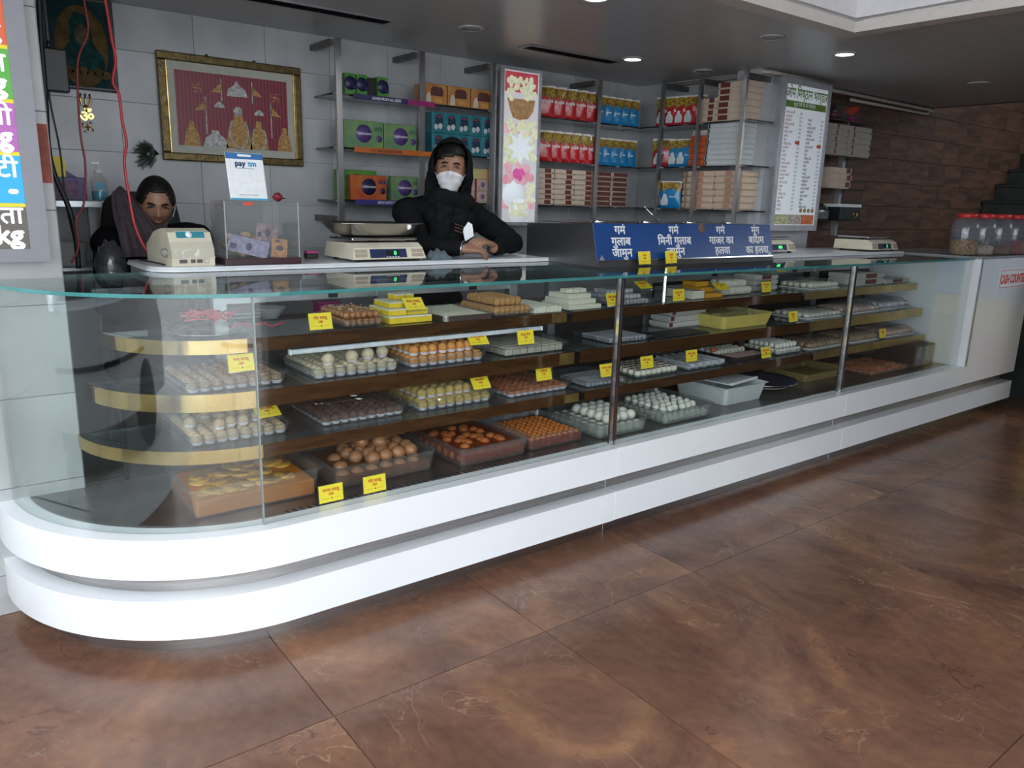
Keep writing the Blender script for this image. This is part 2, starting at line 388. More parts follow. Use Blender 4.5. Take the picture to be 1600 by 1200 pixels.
# parked car out in the street
car = thing('parked_car', 'white hatchback parked in the street, mirrored in the rounded glass', 'car', (-2.25, 2.2, -.02))
CARW = M('white_car_paint', (.72, .75, .78), .2, var=.02, coat=.6); CARG = M('car_window', (.02, .025, .03), .08, var=.1)
lo = [(-1.85, .28), (1.85, .28), (1.90, .62), (1.80, .84), (.95, .92), (-1.70, .95), (-1.92, .70)]
hi = [(-1.66, .95), (.95, .92), (.35, 1.42), (-1.05, 1.47)]
def side_solid(poly, x0, x1, inset=0):
    n = len(poly); vs = [(x, y + 0, z) for x in (x0, x1) for y, z in poly]
    return MB().add(vs, [tuple(range(n)), tuple(range(2 * n - 1, n - 1, -1))] + [(i, n + i, n + (i + 1) % n, (i + 1) % n) for i in range(n)])
side_solid(lo, -.82, .82).build('body', CARW, car); side_solid(hi, -.70, .70).build('cabin', CARW, car)
for x in (-.705, .70):
    for w_ in ([(-1.48, .98), (-.45, .98), (-.45, 1.38), (-1.02, 1.40)], [(-.38, .98), (.80, .96), (.30, 1.36), (-.38, 1.38)]): side_solid(w_, x, x + .005).build('window', CARG, car)
side_solid([(-1.2, .60), (1.2, .60), (1.2, .63), (-1.2, .63)], .82, .828).build('door_line', CARG, car)
for y in (-1.2, 1.2):
    for x in (-.74, .74): MB().lathe([(.001, -.09), (.20, -.09), (.30, -.07), (.30, .07), (.20, .09), (.001, .09)], (x, y, .30), 24, axis='x').build('wheel', BLACK, car)
MB().ball((.86, .78, .98), .09, (.8, .6, .8), 10, 8).build('mirror', CARW, car)

# ---------------------------------------------------------------- display counter
CX, CY = .906, 3.132
def path(r, xe, n=20, a0=180, a1=270, ext=True):
    """plan line of the counter front: quarter circle of radius r, then straight to x = xe"""
    p = [(CX + r * math.cos(R(a0 + (a1 - a0) * k / n)), CY + r * math.sin(R(a0 + (a1 - a0) * k / n))) for k in range(n + 1)]
    return p + [(xe, CY - r)] if ext else p
ctr = thing('display_counter', 'long white sweet counter with a rounded left end and glass case', 'counter')
RO = .785
def panel(name, x0, x1, z0, z1, mat=WHITE, ro=RO, ri=.685, parent=ctr):
    mb = MB()
    if x0 is None: mb.strip(path(ri, x1, 32), path(ro, x1, 32), z0, z1, smooth=True)
    else: mb.rbox(x0, x1, CY - ro, CY - ri, z0, z1, .0015, seg=1)
    return mb.build(name, mat, parent)
for i, (a, b) in enumerate(((None, 2.426), (2.4285, 4.358), (4.3605, 5.93))): panel('upper_panel', a, b, .291, .428)
for i, (a, b) in enumerate(((None, 2.426), (2.4285, 4.358), (4.3605, 5.93), (5.9325, 6.86))): panel('lower_panel', a, b, .078, .217)
for i, (a, b) in enumerate(((None, 2.424), (2.427, 4.355), (4.358, 5.63), (5.633, 6.80))):
    panel('steel_recess', a, b, .2175, .2905, STEEL, .716, .60)
    panel('steel_plinth', a, b, 0, .0775, STEEL, .716, .60)
DECKM = M('steel_deck', (.20, .20, .205), .28, .9, var=.2, scale=5)
pl = path(.684, 5.92)
MB().prism(pl + [(5.92, 3.10), (CX - .684, 3.10)], .405, .427).build('deck', DECKM, ctr)
DARKS = M('dark_slot', (.01, .01, .01), .7)
sl = MB()
for k in range(46):
    x = .93 + .0265 * k
    if x < 1.98: sl.hexa([(x, 2.425, .4268), (x + .011, 2.425, .4268), (x + .001, 2.478, .4268), (x - .010, 2.478, .4268), (x, 2.425, .4276), (x + .011, 2.425, .4276), (x + .001, 2.478, .4276), (x - .010, 2.478, .4276)])
tag(sl.build('vent_slots', DARKS, ctr), kind='stuff')
# inner shelves: clear glass with a mirror fascia
SHELFG = clear('shelf_glass', (.80, .86, .86), .06, body=.10, bcol=(.25, .28, .29))
SHZ = {'top': (1.0, .33, .05), 'middle': (.822, .265, .062), 'bottom': (.633, .22, .048)}
for nm, (z, o, fh) in SHZ.items():
    r = .73 - o
    pp = path(r, 2.42)
    sh = MB().prism(pp + [(2.42, 3.09), (CX - r, 3.09)], z - .010, z - .001).build('shelf', SHELFG, ctr)
    MB().strip(path(r, 0, 32, ext=False), path(r + .004, 0, 32, ext=False), z - fh, z, smooth=True).build('curved_fascia', GOLDF, sh)
    bx(CX, 2.42, CY - r - .004, CY - r, z - fh, z).build('fascia', WOODF, sh)
    bx(2.33, 2.4205, CY - r - .005, CY - r - .004, z - fh + .004, z - .004).build('fascia_end_reflection', M('gold_reflection', (.40, .27, .09), .3, .8, var=.2), sh)  # gold reflection at the fascia's right end, painted on as a coloured strip
    for x0, x1, m2 in ((2.46, 4.37, WOODF), (4.40, 5.86, M('pale_gold_fascia', (.46, .33, .13), .3, .8, var=.2, scale=5))):
        s2 = bx(x0, x1, CY - r, 3.09, z - .010, z - .001).build('shelf', SHELFG, ctr)
        bx(x0, x1, CY - r - .004, CY - r, z - fh, z).build('fascia', m2, s2)
        for bxx in (x0 + .1, x1 - .1): bx(bxx, bxx + .012, CY - r + .05, 3.09, z - .035, z - .0105).build('bracket', ALU, s2)
# vertical glass
MB().strip(path(.726, .82, a1=263.2, ext=False, n=40), path(.734, .82, a1=263.2, ext=False, n=40), .4285, 1.188, smooth=True).build('curved_front_glass', clear('curved_glass', (.95, .98, .97), .085), ctr)
for x0, x1 in ((.822, 2.436), (2.452, 4.362), (4.374, 5.925)): bx(x0, x1, 2.398, 2.406, .4285, 1.188).build('front_glass', GLASS, ctr)
for x in (.821,): bx(x - .002, x + .002, 2.395, 2.409, .4285, 1.188).build('glass_seam', M('sealant', (.30, .34, .33), .3, .3), ctr)
for x in (2.444, 4.368):
    MB().box(x - .012, x - .004, 2.393, 2.41, .4285, 1.188).box(x + .003, x + .013, 2.393, 2.41, .4285, 1.188).build('glass_post', CHROME, ctr)
    bx(x - .0035, x + .0025, 2.397, 2.43, .4285, 1.188).build('post_core', DARK, ctr)
# glass top
for x0, x1 in ((None, 2.478), (2.480, 4.385), (4.387, 5.93)):
    mb = MB()
    if x0 is None:
        pp = path(.742, x1); mb.prism(pp + [(x1, 3.20), (CX - .742, 3.20)], 1.190, 1.202, 0, 1)
    else: mb.prism([(x0, CY - .742), (x1, CY - .742), (x1, 3.20), (x0, 3.20)], 1.190, 1.202, 0, 1)
    mb.build('glass_top', [TOPGLASS, EDGE], ctr)
# rear frame of the case
for x in (.905, 1.62, 2.36, 2.62, 3.36, 4.30, 5.10, 5.85): bx(x, x + .05, 3.10, 3.14, .43, 1.188).build('rear_post', ALU, ctr)
for x0, x1 in ((.955, 1.62), (1.67, 2.36), (2.67, 3.36), (3.41, 4.30), (4.35, 5.10), (5.15, 5.85)):
    bx(x0, x1, 3.105, 3.135, 1.075, 1.125).build('rear_rail', ALU, ctr)
    bx((x0 + x1) / 2 + .1, (x0 + x1) / 2 + .14, 3.095, 3.104, 1.08, 1.12).build('rail_bracket', BLACK, ctr)
for x0, x1, z1 in ((.955, 1.62, 1.0), (1.67, 2.36, 1.0), (2.67, 3.36, .97), (4.35, 5.10, 1.0)): bx(x0, x1, 3.11, 3.13, .43, z1).build('rear_panel', BROWNP, ctr)
for x0, x1 in ((3.41, 4.30), (5.15, 5.85)):
    MB().box(x0, x1, 3.11, 3.125, .43, .46).box(x0, x1, 3.11, 3.125, 1.04, 1.06).box(x0, x0 + .03, 3.11, 3.125, .46, 1.04).box(x1 - .03, x1, 3.11, 3.125, .46, 1.04).build('sliding_door_frame', BLACK, ctr)
    bx(x0 + .03, x1 - .03, 3.115, 3.12, .46, 1.04).build('sliding_door_glass', GLASS, ctr)
# service ledge behind the case
MB().box(.62, 5.9, 3.14, 3.52, .93, .955).box(.62, 5.9, 3.45, 3.52, 0, .93).build('service_ledge', BROWNP, ctr)
# lamps inside the case
tb = thing('tube_light', 'white unlit tube light under the top glass shelf', 'lamp', (1.08, 2.745, .920))
MB().rbox(0, 1.20, 0, .022, 0, .020, .006).build('housing', M('tube_housing', (.62, .66, .70), .35), tb)
for x in (-.012, 1.20): MB().rbox(x, x + .012, -.001, .023, -.001, .021, .004).build('end_cap', WHITEP, tb)
ls = thing('led_strip', 'glowing vertical LED strip on the case post in the middle bay', 'lamp', (3.13, 2.765, 1.0))
bx(0, .014, 0, .006, 0, .185).build('strip', WHITEP, ls)
LEDM = M('led_glow', (.85, .95, 1), .4, var=.01, emit=9)
for k in range(12): link('led', bx(.002, .012, -.002, 0, .006 + .015 * k, .015 + .015 * k).mesh('led', LEDM), ls)
# boards lying on the glass top
def board(x0, x1, y0, y1, lab, r=.12):
    pts = [(x0 + r - r * math.cos(R(a)), y0 + r - r * math.sin(R(a))) for a in range(0, 91, 10)] + [(x1, y0), (x1, y1), (x0, y1)]
    b = thing('counter_board', lab, 'board', (0, 0, 0))
    MB().prism(pts, 1.2035, 1.213).build('lower_sheet', WHITEP, b); MB().prism([(x + .004 if x < x1 else x, y + .004 if y < y1 else y) for x, y in pts], 1.2135, 1.222).build('upper_sheet', M('white_board_top', (.62, .64, .66), .22, var=.03), b)
board(.70, 2.655, 3.13, 3.56, 'long white counter board under the weighing scale and cash box')
board(4.20, 5.86, 2.86, 3.36, 'white counter board carrying the two far weighing scales', .02)
bx(.71, 2.65, 3.20, 3.55, 1.15, 1.2035).build('board_rest', ALU, ctr)
bx(4.21, 5.85, 3.20, 3.35, 1.15, 1.2035).build('board_rest', ALU, ctr)

# cash counter block at the right end
cc = thing('cash_counter', 'tall white cash counter block at the right end of the glass case', 'counter', (5.94, 2.352, 0))
MB().rbox(0, .94, 0, .80, .291, 1.196, .002, seg=1).build('cabinet', WHITE, cc)
MB().rbox(-.008, .95, -.008, .82, 1.1965, 1.212, .002, seg=1).build('worktop', M('grey_worktop', (.30, .30, .31), .25, var=.1), cc)
bx(0, .028, -.006, -.0002, .43, 1.196).build('edge_trim', ALU, cc)
sg = thing('cash_sign', 'white sign with red CASH COUNTER lettering on the end block', 'sign', (6.295, 2.3515, .97))
bx(0, .49, -.003, 0, 0, .145).build('plate', PAPER, sg)
RD = M('sign_red', (.60, .06, .025), .5, var=.03)
MB().box(.008, .482, -.0036, -.003, .008, .012).box(.008, .482, -.0036, -.003, .133, .137).box(.008, .013, -.0036, -.003, .012, .133).box(.477, .482, -.0036, -.003, .012, .133).build('border', RD, sg)
txt('CASH COUNTER', .092, RD, sg, (.245, -.0034, .040), bold=.04, sx=.66)
# corner sign jars
JARG = clear('jar_plastic', (.90, .91, .93), .06, body=.12, bcol=(.55, .55, .62), rough=.1)
LID = M('red_lid', (.55, .03, .03), .35)
SN = [M('snack_ochre', (.28, .16, .04), .7, var=.5, scale=60), M('snack_pale', (.45, .36, .26), .7, var=.3, scale=60), M('snack_brown', (.16, .07, .04), .7, var=.4, scale=60), M('snack_red', (.22, .05, .03), .7, var=.4, scale=60)]
for k, (x, y, fh) in enumerate(((6.04, 2.53, .10), (6.25, 2.50, .06), (6.46, 2.47, .05), (6.67, 2.44, .09))):
    j = thing('storage_jar', ('clear jar of ochre namkeen with red lid, leftmost on the cash counter', 'clear jar with a little pale snack and red lid, second on the cash counter', 'nearly empty clear jar with red lid, third on the cash counter', 'clear jar of reddish snack with red lid, last on the cash counter')[k], 'jar', (x, y, 1.2125), 0, 'red lidded jars on the cash counter')
    MB().lathe([(.001, .001), (.080, .001), (.092, .012), (.094, .19), (.085, .235), (.062, .258), (.062, .268)], n=28).build('body', JARG, j)
    MB().lathe([(.064, .262), (.066, .264), (.066, .292), (.060, .296), (.001, .296)], n=28).build('lid', LID, j)
    tag(MB().lathe([(.001, .004), (.076, .004), (.088, .014), (.089, fh), (.06, fh + .012), (.001, fh + .006)], n=20).build('snack', SN[k], j), kind='stuff')

# trays
def tray(x0, x1, y0, y1, z, h, lab, mat=PLAST, flare=.012, rim=.012, name='sweet_tray', group='clear sweet trays'):
    t = thing(name, lab, 'tray', ((x0 + x1) / 2, (y0 + y1) / 2, z), 0, group)
    w, d = (x1 - x0) / 2, (y1 - y0) / 2; th = .002
    def ring(w, d, r=.02, n=4):
        pts = []
        for cx, cy, a0 in ((w - r, d - r, 0), (-w + r, d - r, 90), (-w + r, -d + r, 180), (w - r, -d + r, 270)):
            for k in range(n + 1): a = R(a0 + 90 * k / n); pts.append((cx + r * math.cos(a), cy + r * math.sin(a)))
        return pts
    L = [(ring(w - flare, d - flare), .0005), (ring(w, d), h), (ring(w - th, d - th), h), (ring(w - flare - th, d - flare - th), .003)]
    vs = []; n = len(L[0][0])
    for pts, zz in L: vs += [(x, y, zz) for x, y in pts]
    fs = [tuple(range(n - 1, -1, -1)), tuple(range(3 * n, 4 * n))]
    for i in range(3):
        for k in range(n): fs.append((i * n + k, i * n + (k + 1) % n, (i + 1) * n + (k + 1) % n, (i + 1) * n + k))
    MB().add(vs, fs, 0).build('tub', mat, t)
    a, b = ring(w + rim, d + rim, .025), ring(w - th, d - th)
    vs = [(x, y, h) for x, y in a] + [(x, y, h) for x, y in b] + [(x, y, h + .002) for x, y in a] + [(x, y, h + .002) for x, y in b]
    fs = []
    for k in range(n):
        q = (k + 1) % n
        fs += [(k, q, 2 * n + q, 2 * n + k), (2 * n + k, 2 * n + q, 3 * n + q, 3 * n + k), (n + q, n + k, 3 * n + k, 3 * n + q), (q, k, n + k, n + q)]
    MB().add(vs, fs, 0).build('rim', mat, t)
    return t

# ---------------------------------------------------------------- people
from mathutils import noise as mnoise
def remesh(mb, voxel, name, mats, base, disp=0, dscale=10, smooth_it=2):
    me = mb.mesh('tmp', mats[0] if isinstance(mats, list) else mats)
    o = bpy.data.objects.new('tmp', me); COL.objects.link(o)
    md = o.modifiers.new('r', 'REMESH'); md.mode = 'VOXEL'; md.voxel_size = voxel; md.use_smooth_shade = True
    if smooth_it: sm_ = o.modifiers.new('s', 'SMOOTH'); sm_.iterations = smooth_it; sm_.factor = .5
    dg = bpy.context.evaluated_depsgraph_get(); ev = o.evaluated_get(dg)
    out = bpy.data.meshes.new_from_object(ev); out.name = name
    bpy.data.objects.remove(o); bpy.data.meshes.remove(me)
    b = Vector(base)
    n = len(out.vertices); co = [0.0] * (3 * n); no = [0.0] * (3 * n)
    out.vertices.foreach_get('co', co)
    if disp:
        out.vertices.foreach_get('normal', no)
        for i in range(0, 3 * n, 3):
            q = Vector(co[i:i + 3]) * dscale
            d = disp * (mnoise.noise(q) + .5 * mnoise.noise(q * 2.1))
            co[i] += no[i] * d; co[i + 1] += no[i + 1] * d; co[i + 2] += no[i + 2] * d
    for i in range(0, 3 * n, 3): co[i] -= b.x; co[i + 1] -= b.y; co[i + 2] -= b.z
    out.vertices.foreach_set('co', co)
    out.polygons.foreach_set('use_smooth', [True] * len(out.polygons)); out.update()
    return out
def capsule(mb, a, b, r0, r1, n=12):
    a, b = Vector(a), Vector(b); d = (b - a); L = d.length; d.normalize()
    pts, rr = [], []
    for k in range(4): t_ = k / 4 * PI / 2; pts.append(a - d * r0 * math.cos(t_)); rr.append(max(.0005, r0 * math.sin(t_)))
    for k in range(5): pts.append(a + d * L * k / 4); rr.append(r0 + (r1 - r0) * k / 4)
    for k in range(1, 5): t_ = k / 4 * PI / 2; pts.append(b + d * r1 * math.sin(t_)); rr.append(max(.0005, r1 * math.cos(t_)))
    mb.tube(pts, rr, n); return mb
def headpt(d, off=0):
    x, y, z = d
    px, py, pz = x * .075, y * .097, z * .120
    if z < 0:
        k = -z; px *= 1 - .24 * k ** 1.6
        if y > 0: py *= 1 - .40 * k
    f = 1 if y < 0 else 0
    ax = abs(px); e = lambda v, c, s: math.exp(-((v - c) / s) ** 2)
    dy = .021 * e(px, 0, .014) * e(pz, -.036, .020) + .011 * e(px, 0, .010) * e(pz, -.008, .026) + .005 * e(pz, .024, .010) * e(px, 0, .05) - .009 * e(ax, .032, .014) * e(pz, .004, .011) + .005 * e(px, 0, .022) * (e(pz, -.068, .006) + e(pz, -.080, .006)) + .007 * e(px, 0, .022) * e(pz, -.106, .014) + .004 * e(ax, .045, .02) * e(pz, -.03, .02)
    p = Vector((px, py - dy * f, pz))
    if off: p += Vector((x / .075, y / .097, z / .12)).normalized() * off
    return p
def lonlat(lon, z): c = math.sqrt(max(0, 1 - z * z)); return (math.sin(lon) * c, -math.cos(lon) * c, z)
def head_into(mb, Mx, n=56, m=44):
    def fn(u, v): return tuple(Mx @ headpt(lonlat(u * 2 * PI, math.sin((v - .5) * PI))))
    mb.grid(fn, n, m)
    for s in (-1, 1):
        bm = bmesh.new(); bmesh.ops.create_uvsphere(bm, u_segments=12, v_segments=8, radius=1)
        for v in bm.verts: v.co = Mx @ Vector((s * .076 + v.co.x * .009, .014 + v.co.y * .019, -.008 + v.co.z * .031))
        mb.frombm(bm, 0, True)
def cap(Mx, sc, cut, thick=.006, n=40, m=30, lift=.005):
    """shell over the head; cut(d) True where there is no cover"""
    bm = bmesh.new(); bmesh.ops.create_uvsphere(bm, u_segments=n, v_segments=m, radius=1)
    bmesh.ops.delete(bm, geom=[f for f in bm.faces if cut(f.calc_center_median())], context='FACES')
    for v in bm.verts:
        d = v.co.normalized(); p = headpt((d.x, d.y, d.z)) if sc is None else Vector((d.x * sc[0], d.y * sc[1], d.z * sc[2]))
        if sc is None: p += Vector((d.x / .075, d.y / .097, d.z / .12)).normalized() * lift
        v.co = p
    bm.normal_update(); bmesh.ops.solidify(bm, geom=bm.faces[:], thickness=-thick)
    for v in bm.verts: v.co = Mx @ v.co
    return bm
def hand(mb, wrist, F, U, curl, side, spread=1.0, thumb=1.0):
    w = Vector(wrist); F = Vector(F).normalized(); U = Vector(U); U = (U - F * U.dot(F)).normalized(); Sd = F.cross(U) * side
    offs = (.030, .010, -.010, -.028); lens = (.070, .080, .074, .058)
    for o, L in zip(offs, lens):
        kn = w + F * (.085 - abs(o) * .12) + Sd * o * spread + U * .004
        capsule(mb, w + Sd * o * .55 + F * .012, kn, .0145, .0115)
        p = kn; a = curl[0]
        for q, fr in enumerate((.45, .31, .24)):
            d = F * math.cos(a) - U * math.sin(a); nx = p + d * L * fr
            capsule(mb, p, nx, .0095 - .0007 * q, .0088 - .0007 * q, 10); p = nx; a += curl[1]
    b0 = w + Sd * .028 + F * .022; b1 = b0 + (F * .6 + Sd * .7 * thumb - U * .25).normalized() * .035; b2 = b1 + (F * .9 + Sd * .15 - U * .3).normalized() * .030
    capsule(mb, b0, b1, .0135, .0105, 10); capsule(mb, b1, b2, .010, .0085, 10)
def face_parts(o, Mx, base, hair, mouth=True, iris=(.03, .015, .01), lids=.0):
    b = Vector(base); EW = M('eye_white', (.34, .31, .29), .3, var=.02); IR = M('iris_dark', iris, .2)
    LIP = M('lip', (.25, .09, .075), .5)
    for s in (-1, 1):
        c = Vector((s * .032, -.0825, .003)); bm = MB().ball((0, 0, 0), .0118, (1.05, .8, .50 - lids), 12, 8); e = link('eye', bm.mesh('eye', EW), o, Mx @ c - b); e.rotation_euler = Mx.to_euler()
        i = link('iris', MB().ball((0, -.0068, .0004), .0062, (1, .55, .92 - lids), 10, 6).mesh('iris', IR), e)
        pts = [Mx @ (headpt(lonlat(s * t_, zz)) + Vector((0, -.003, 0))) - b for t_, zz in ((.18, .165), (.36, .200), (.52, .195), (.66, .150))]
        MB().tube(pts, [.0036, .0052, .0048, .002], 6).build('eyebrow', hair, o)
        pts = [Mx @ (Vector((s * (.018 + .028 * k / 4), -.0905 + .006 * abs(k / 4 - .4), .0095 - .010 * (k / 4 - .45) ** 2 * 4))) - b for k in range(5)]
        MB().tube(pts, .0024, 5).build('eyelid', hair, o)
    if mouth:
        pts = [Mx @ (headpt(lonlat(t_, -.615)) + Vector((0, -.001, 0))) - b for t_ in (-.33, -.2, 0, .2, .33)]
        MB().tube(pts, [.002, .004, .0048, .004, .002], 6).build('lips', LIP, o)
SKIN = M('skin_brown', (.30, .155, .095), .5, var=.08, scale=12, sss=.08)
HAIR = M('black_hair', (.006, .005, .0045), .5, var=.4, scale=60, bump=.5, spec=.3)
JKT = M('black_jacket', (.004, .004, .005), .8, var=.25, scale=30, bump=.2, spec=.15)
SCF = M('black_scarf', (.006, .0075, .0075), .9, var=.3, scale=50, bump=.3, spec=.12)
TRS = M('dark_trousers', (.02, .02, .026), .8)

# --- standing man leaning on the counter
B2 = (2.20, 3.64, 0)
yaw = R(-33)
H2 = Matrix.Translation((2.185, 3.385, 1.648)) @ Euler((R(-4), R(3), yaw)).to_matrix().to_4x4()
sl, sr = Vector((1.985, 3.475, 1.435)), Vector((2.385, 3.455, 1.425))
el, er = Vector((1.985, 3.345, 1.284)), Vector((2.585, 3.375, 1.284))
wl, wr = Vector((2.125, 3.190, 1.272)), Vector((2.345, 3.225, 1.268))
mb = MB(); head_into(mb, H2)
nk = H2 @ Vector((0, .03, -.085)); cb_ = Vector((2.19, 3.475, 1.44))
capsule(mb, nk, cb_, .052, .060)
capsule(mb, (2.09, 3.50, 1.38), (2.28, 3.49, 1.37), .095, .095, 16); capsule(mb, (2.185, 3.53, 1.33), (2.20, 3.62, 1.02), .125, .115, 16)
capsule(mb, (2.11, 3.65, .93), (2.29, 3.65, .93), .10, .10, 16)
for a, b, c, s in ((sl, el, wl, 1), (sr, er, wr, -1)):
    capsule(mb, (2.185 + (a.x - 2.185) * .4, a.y, a.z + .005), a, .062, .056); capsule(mb, a, b, .050, .040); capsule(mb, b, c, .040, .027)
for s in (-1, 1):
    capsule(mb, (2.20 + s * .095, 3.65, .90), (2.20 + s * .10, 3.63, .50), .085, .058, 14); capsule(mb, (2.20 + s * .10, 3.63, .50), (2.20 + s * .10, 3.66, .10), .055, .038, 12); capsule(mb, (2.20 + s * .10, 3.68, .05), (2.20 + s * .11, 3.57, .035), .042, .032, 12)
hand(mb, wl, (.86, -.42, -.06), (.05, -.35, .93), (R(18), R(34)), -1)
hand(mb, wr + Vector((-.012, -.004, .022)), (-.93, -.28, .12), (.0, -.25, .97), (R(12), R(20)), 1)
p2 = tag(link('person', remesh(mb, .0042, 'person', SKIN, B2, smooth_it=2), None, B2), 'man in black scarf and white mask leaning on the counter with folded hands', 'person')
face_parts(p2, H2, B2, HAIR, False)
# jacket
mb = MB()
capsule(mb, (2.08, 3.505, 1.385), (2.29, 3.49, 1.375), .112, .110, 18); capsule(mb, (2.185, 3.525, 1.33), (2.20, 3.62, 1.0), .150, .135, 18); capsule(mb, (2.10, 3.64, .95), (2.30, 3.64, .95), .118, .118, 16)
for a, b, c in ((sl, el, wl), (sr, er, wr)):
    capsule(mb, (2.185 + (a.x - 2.185) * .35, a.y, a.z + .004), a, .085, .074); capsule(mb, a, b, .072, .058); capsule(mb, b, b + (c - b) * .90, .056, .040)
link('jacket', remesh(mb, .008, 'jacket', JKT, B2, .008, 13), p2)
mb = MB()
for s in (-1, 1): capsule(mb, (2.20 + s * .095, 3.65, .93), (2.20 + s * .10, 3.63, .50), .105, .075, 14); capsule(mb, (2.20 + s * .10, 3.63, .50), (2.20 + s * .10, 3.66, .11), .072, .062, 12)
link('trousers', remesh(mb, .01, 'trousers', TRS, B2, .006, 11), p2)
# scarf over head and round the neck
link('hair', MB().frombm(cap(H2, None, lambda d: d.z < .42 + .34 * d.x * .5 and d.y < .25 or d.z < -.25, .010), 0, True).mesh('hair', HAIR), p2, -Vector(B2))
bm = cap(H2, (.100, .122, .146), lambda d: d.y < -.12 and (d.z < .80) and abs(d.x) < .80 + (.0 if d.z > -.5 else -.2) or d.z < -.92, .012)
mb = MB().frombm(bm, 0, True)
nc = Vector((2.183, 3.43, 1.485))
ring = [nc + Vector((.098 * math.cos(R(a)), .095 * math.sin(R(a)) - .012, -.030 * math.cos(R(a + 90)) * -1 * .6 + .012 * math.sin(R(2 * a)))) for a in range(0, 360, 20)]
mb.tube(ring, [.044 + .008 * math.sin(k * 1.3) for k in range(18)], 12, closed=True)
ring = [nc + Vector((.112 * math.cos(R(a)), .10 * math.sin(R(a)) - .012, -.058 + .02 * math.sin(R(a)))) for a in range(0, 360, 20)]
mb.tube(ring, [.042 + .008 * math.sin(k * 1.9) for k in range(18)], 12, closed=True)
fdir = Vector((-.35, -.94, 0))
capsule(mb, nc + fdir * .09 + Vector((-.03, 0, -.05)), nc + fdir * .125 + Vector((-.075, .02, -.22)), .060, .050, 14)
capsule(mb, nc + fdir * .10 + Vector((.035, 0, -.06)), nc + fdir * .13 + Vector((.02, .03, -.21)), .048, .042, 14)
for s, dx in ((-1, -.088), (1, .085)): capsule(mb, H2 @ Vector((dx, .0, -.03)), nc + Vector((dx * 1.05, -.01, -.02)), .030, .046, 12)
link('scarf', remesh(mb, .006, 'scarf', SCF, B2, .006, 16, 1), p2)
for k in range(3):
    MB().tube([nc + fdir * (.176 - .003 * k) + Vector((.015 + .035 * i, .012 * i, -.098 - .016 * k - .008 * i)) - Vector(B2) for i in range(3)], .0028, 5).build('scarf_stripe', M('maroon_stripe', (.14, .045, .04), .8), p2)
MB().prism([(0, 0), (.045, .028), (.035, .085), (.0, .105), (-.012, .05)], 0, .004).build('white_paper', PAPER, p2, nc + fdir * .150 + Vector((.083, .0, -.185)) - Vector(B2), (PI / 2, 0, R(-18)))
def maskfn(off, z0, z1, lw, sag=.16):
    def fn(u, v):
        lon = (u - .5) * 2 * lw; zt = z0 - sag * abs(2 * u - 1) ** 1.6; zz = zt + (z1 - zt) * v
        p = headpt(lonlat(lon, zz), off + .0015 * math.sin(v * 18))
        return p
    return fn
mf = maskfn(.0075, -.14, -.955, R(62))
mbk = MB().grid(lambda u, v: tuple(H2 @ mf(u, v) - Vector(B2)), 26, 18).grid(lambda u, v: tuple(H2 @ (mf(u, v) + Vector((0, .0025, 0))) - Vector(B2)), 26, 18, flip=True)
MSK = M('white_mask', (.66, .66, .67), .75, var=.04, scale=60)
mbk.build('face_mask', MSK, p2)
for s in (-1, 1): MB().tube([H2 @ headpt(lonlat(s * R(60), -.33), .006) - Vector(B2), H2 @ headpt(lonlat(s * R(80), -.12), .006) - Vector(B2), H2 @ Vector((s * .082, .005, .0)) - Vector(B2)], .0018, 5).build('mask_loop', MSK, p2)
wd = (wl - el).normalized()
br = []
a_ = wd.cross(Vector((0, 0, 1))).normalized(); b_ = wd.cross(a_)
for k in range(20): q = 2 * PI * k / 20; br.append(wl - wd * -.006 + (a_ * math.cos(q) + b_ * math.sin(q)) * .034 - Vector(B2))
MB().tube(br, .0032, 6, closed=True).build('bracelet', CHROME, p2)

# --- seated man looking down
B1 = (.885, 3.95, 0)
H1 = Matrix.Translation((.885, 3.79, 1.458)) @ Euler((R(20), R(2), R(-8))).to_matrix().to_4x4() @ Matrix.Diagonal((.96, .92, .89, 1))
mb = MB(); head_into(mb, H1)
nk = H1 @ Vector((0, .035, -.08)); cb_ = Vector((.885, 3.90, 1.24))
capsule(mb, nk, cb_, .052, .060)
capsule(mb, (.79, 3.91, 1.215), (.98, 3.91, 1.215), .092, .092, 16); capsule(mb, (.885, 3.92, 1.15), (.885, 3.97, .85), .125, .12, 16); capsule(mb, (.81, 3.97, .80), (.96, 3.97, .80), .10, .10, 14)
sh = [Vector((.70, 3.89, 1.265)), Vector((1.075, 3.89, 1.285))]; eb = [Vector((.66, 3.82, 1.0)), Vector((1.13, 3.82, 1.0))]; wr1 = [Vector((.76, 3.68, .895)), Vector((1.01, 3.68, .895))]
for k, s in ((0, 1), (1, -1)):
    capsule(mb, (.885 + (sh[k].x - .885) * .4, 3.90, 1.23), sh[k], .062, .056); capsule(mb, sh[k], eb[k], .050, .040); capsule(mb, eb[k], wr1[k], .040, .027)
    hand(mb, wr1[k], (s * .45, -.85, -.05), (0, 0, 1), (R(15), R(22)), -s)
    x = .885 - s * .10
    capsule(mb, (x, 3.96, .80), (x, 3.66, .79), .082, .060, 14); capsule(mb, (x, 3.66, .79), (x, 3.68, .36), .055, .040, 12); capsule(mb, (x, 3.70, .34), (x, 3.60, .325), .042, .034, 12)
p1 = tag(link('person', remesh(mb, .0042, 'person', SKIN, B1, smooth_it=2), None, B1), 'seated man in a black jacket looking down behind the billing machine', 'person')
face_parts(p1, H1, B1, HAIR, True, lids=.30)
link('hair', MB().frombm(cap(H1, None, lambda d: (d.y < .05 and d.z < .60 - .55 * min(1, max(0, (abs(d.x) - .38) / .42)) ** 1.5) or (d.y < .35 and d.z < .02) or d.z < -.40, .007, 64, 48, .0035), 0, True).mesh('hair', HAIR), p1, -Vector(B1))
mb = MB()
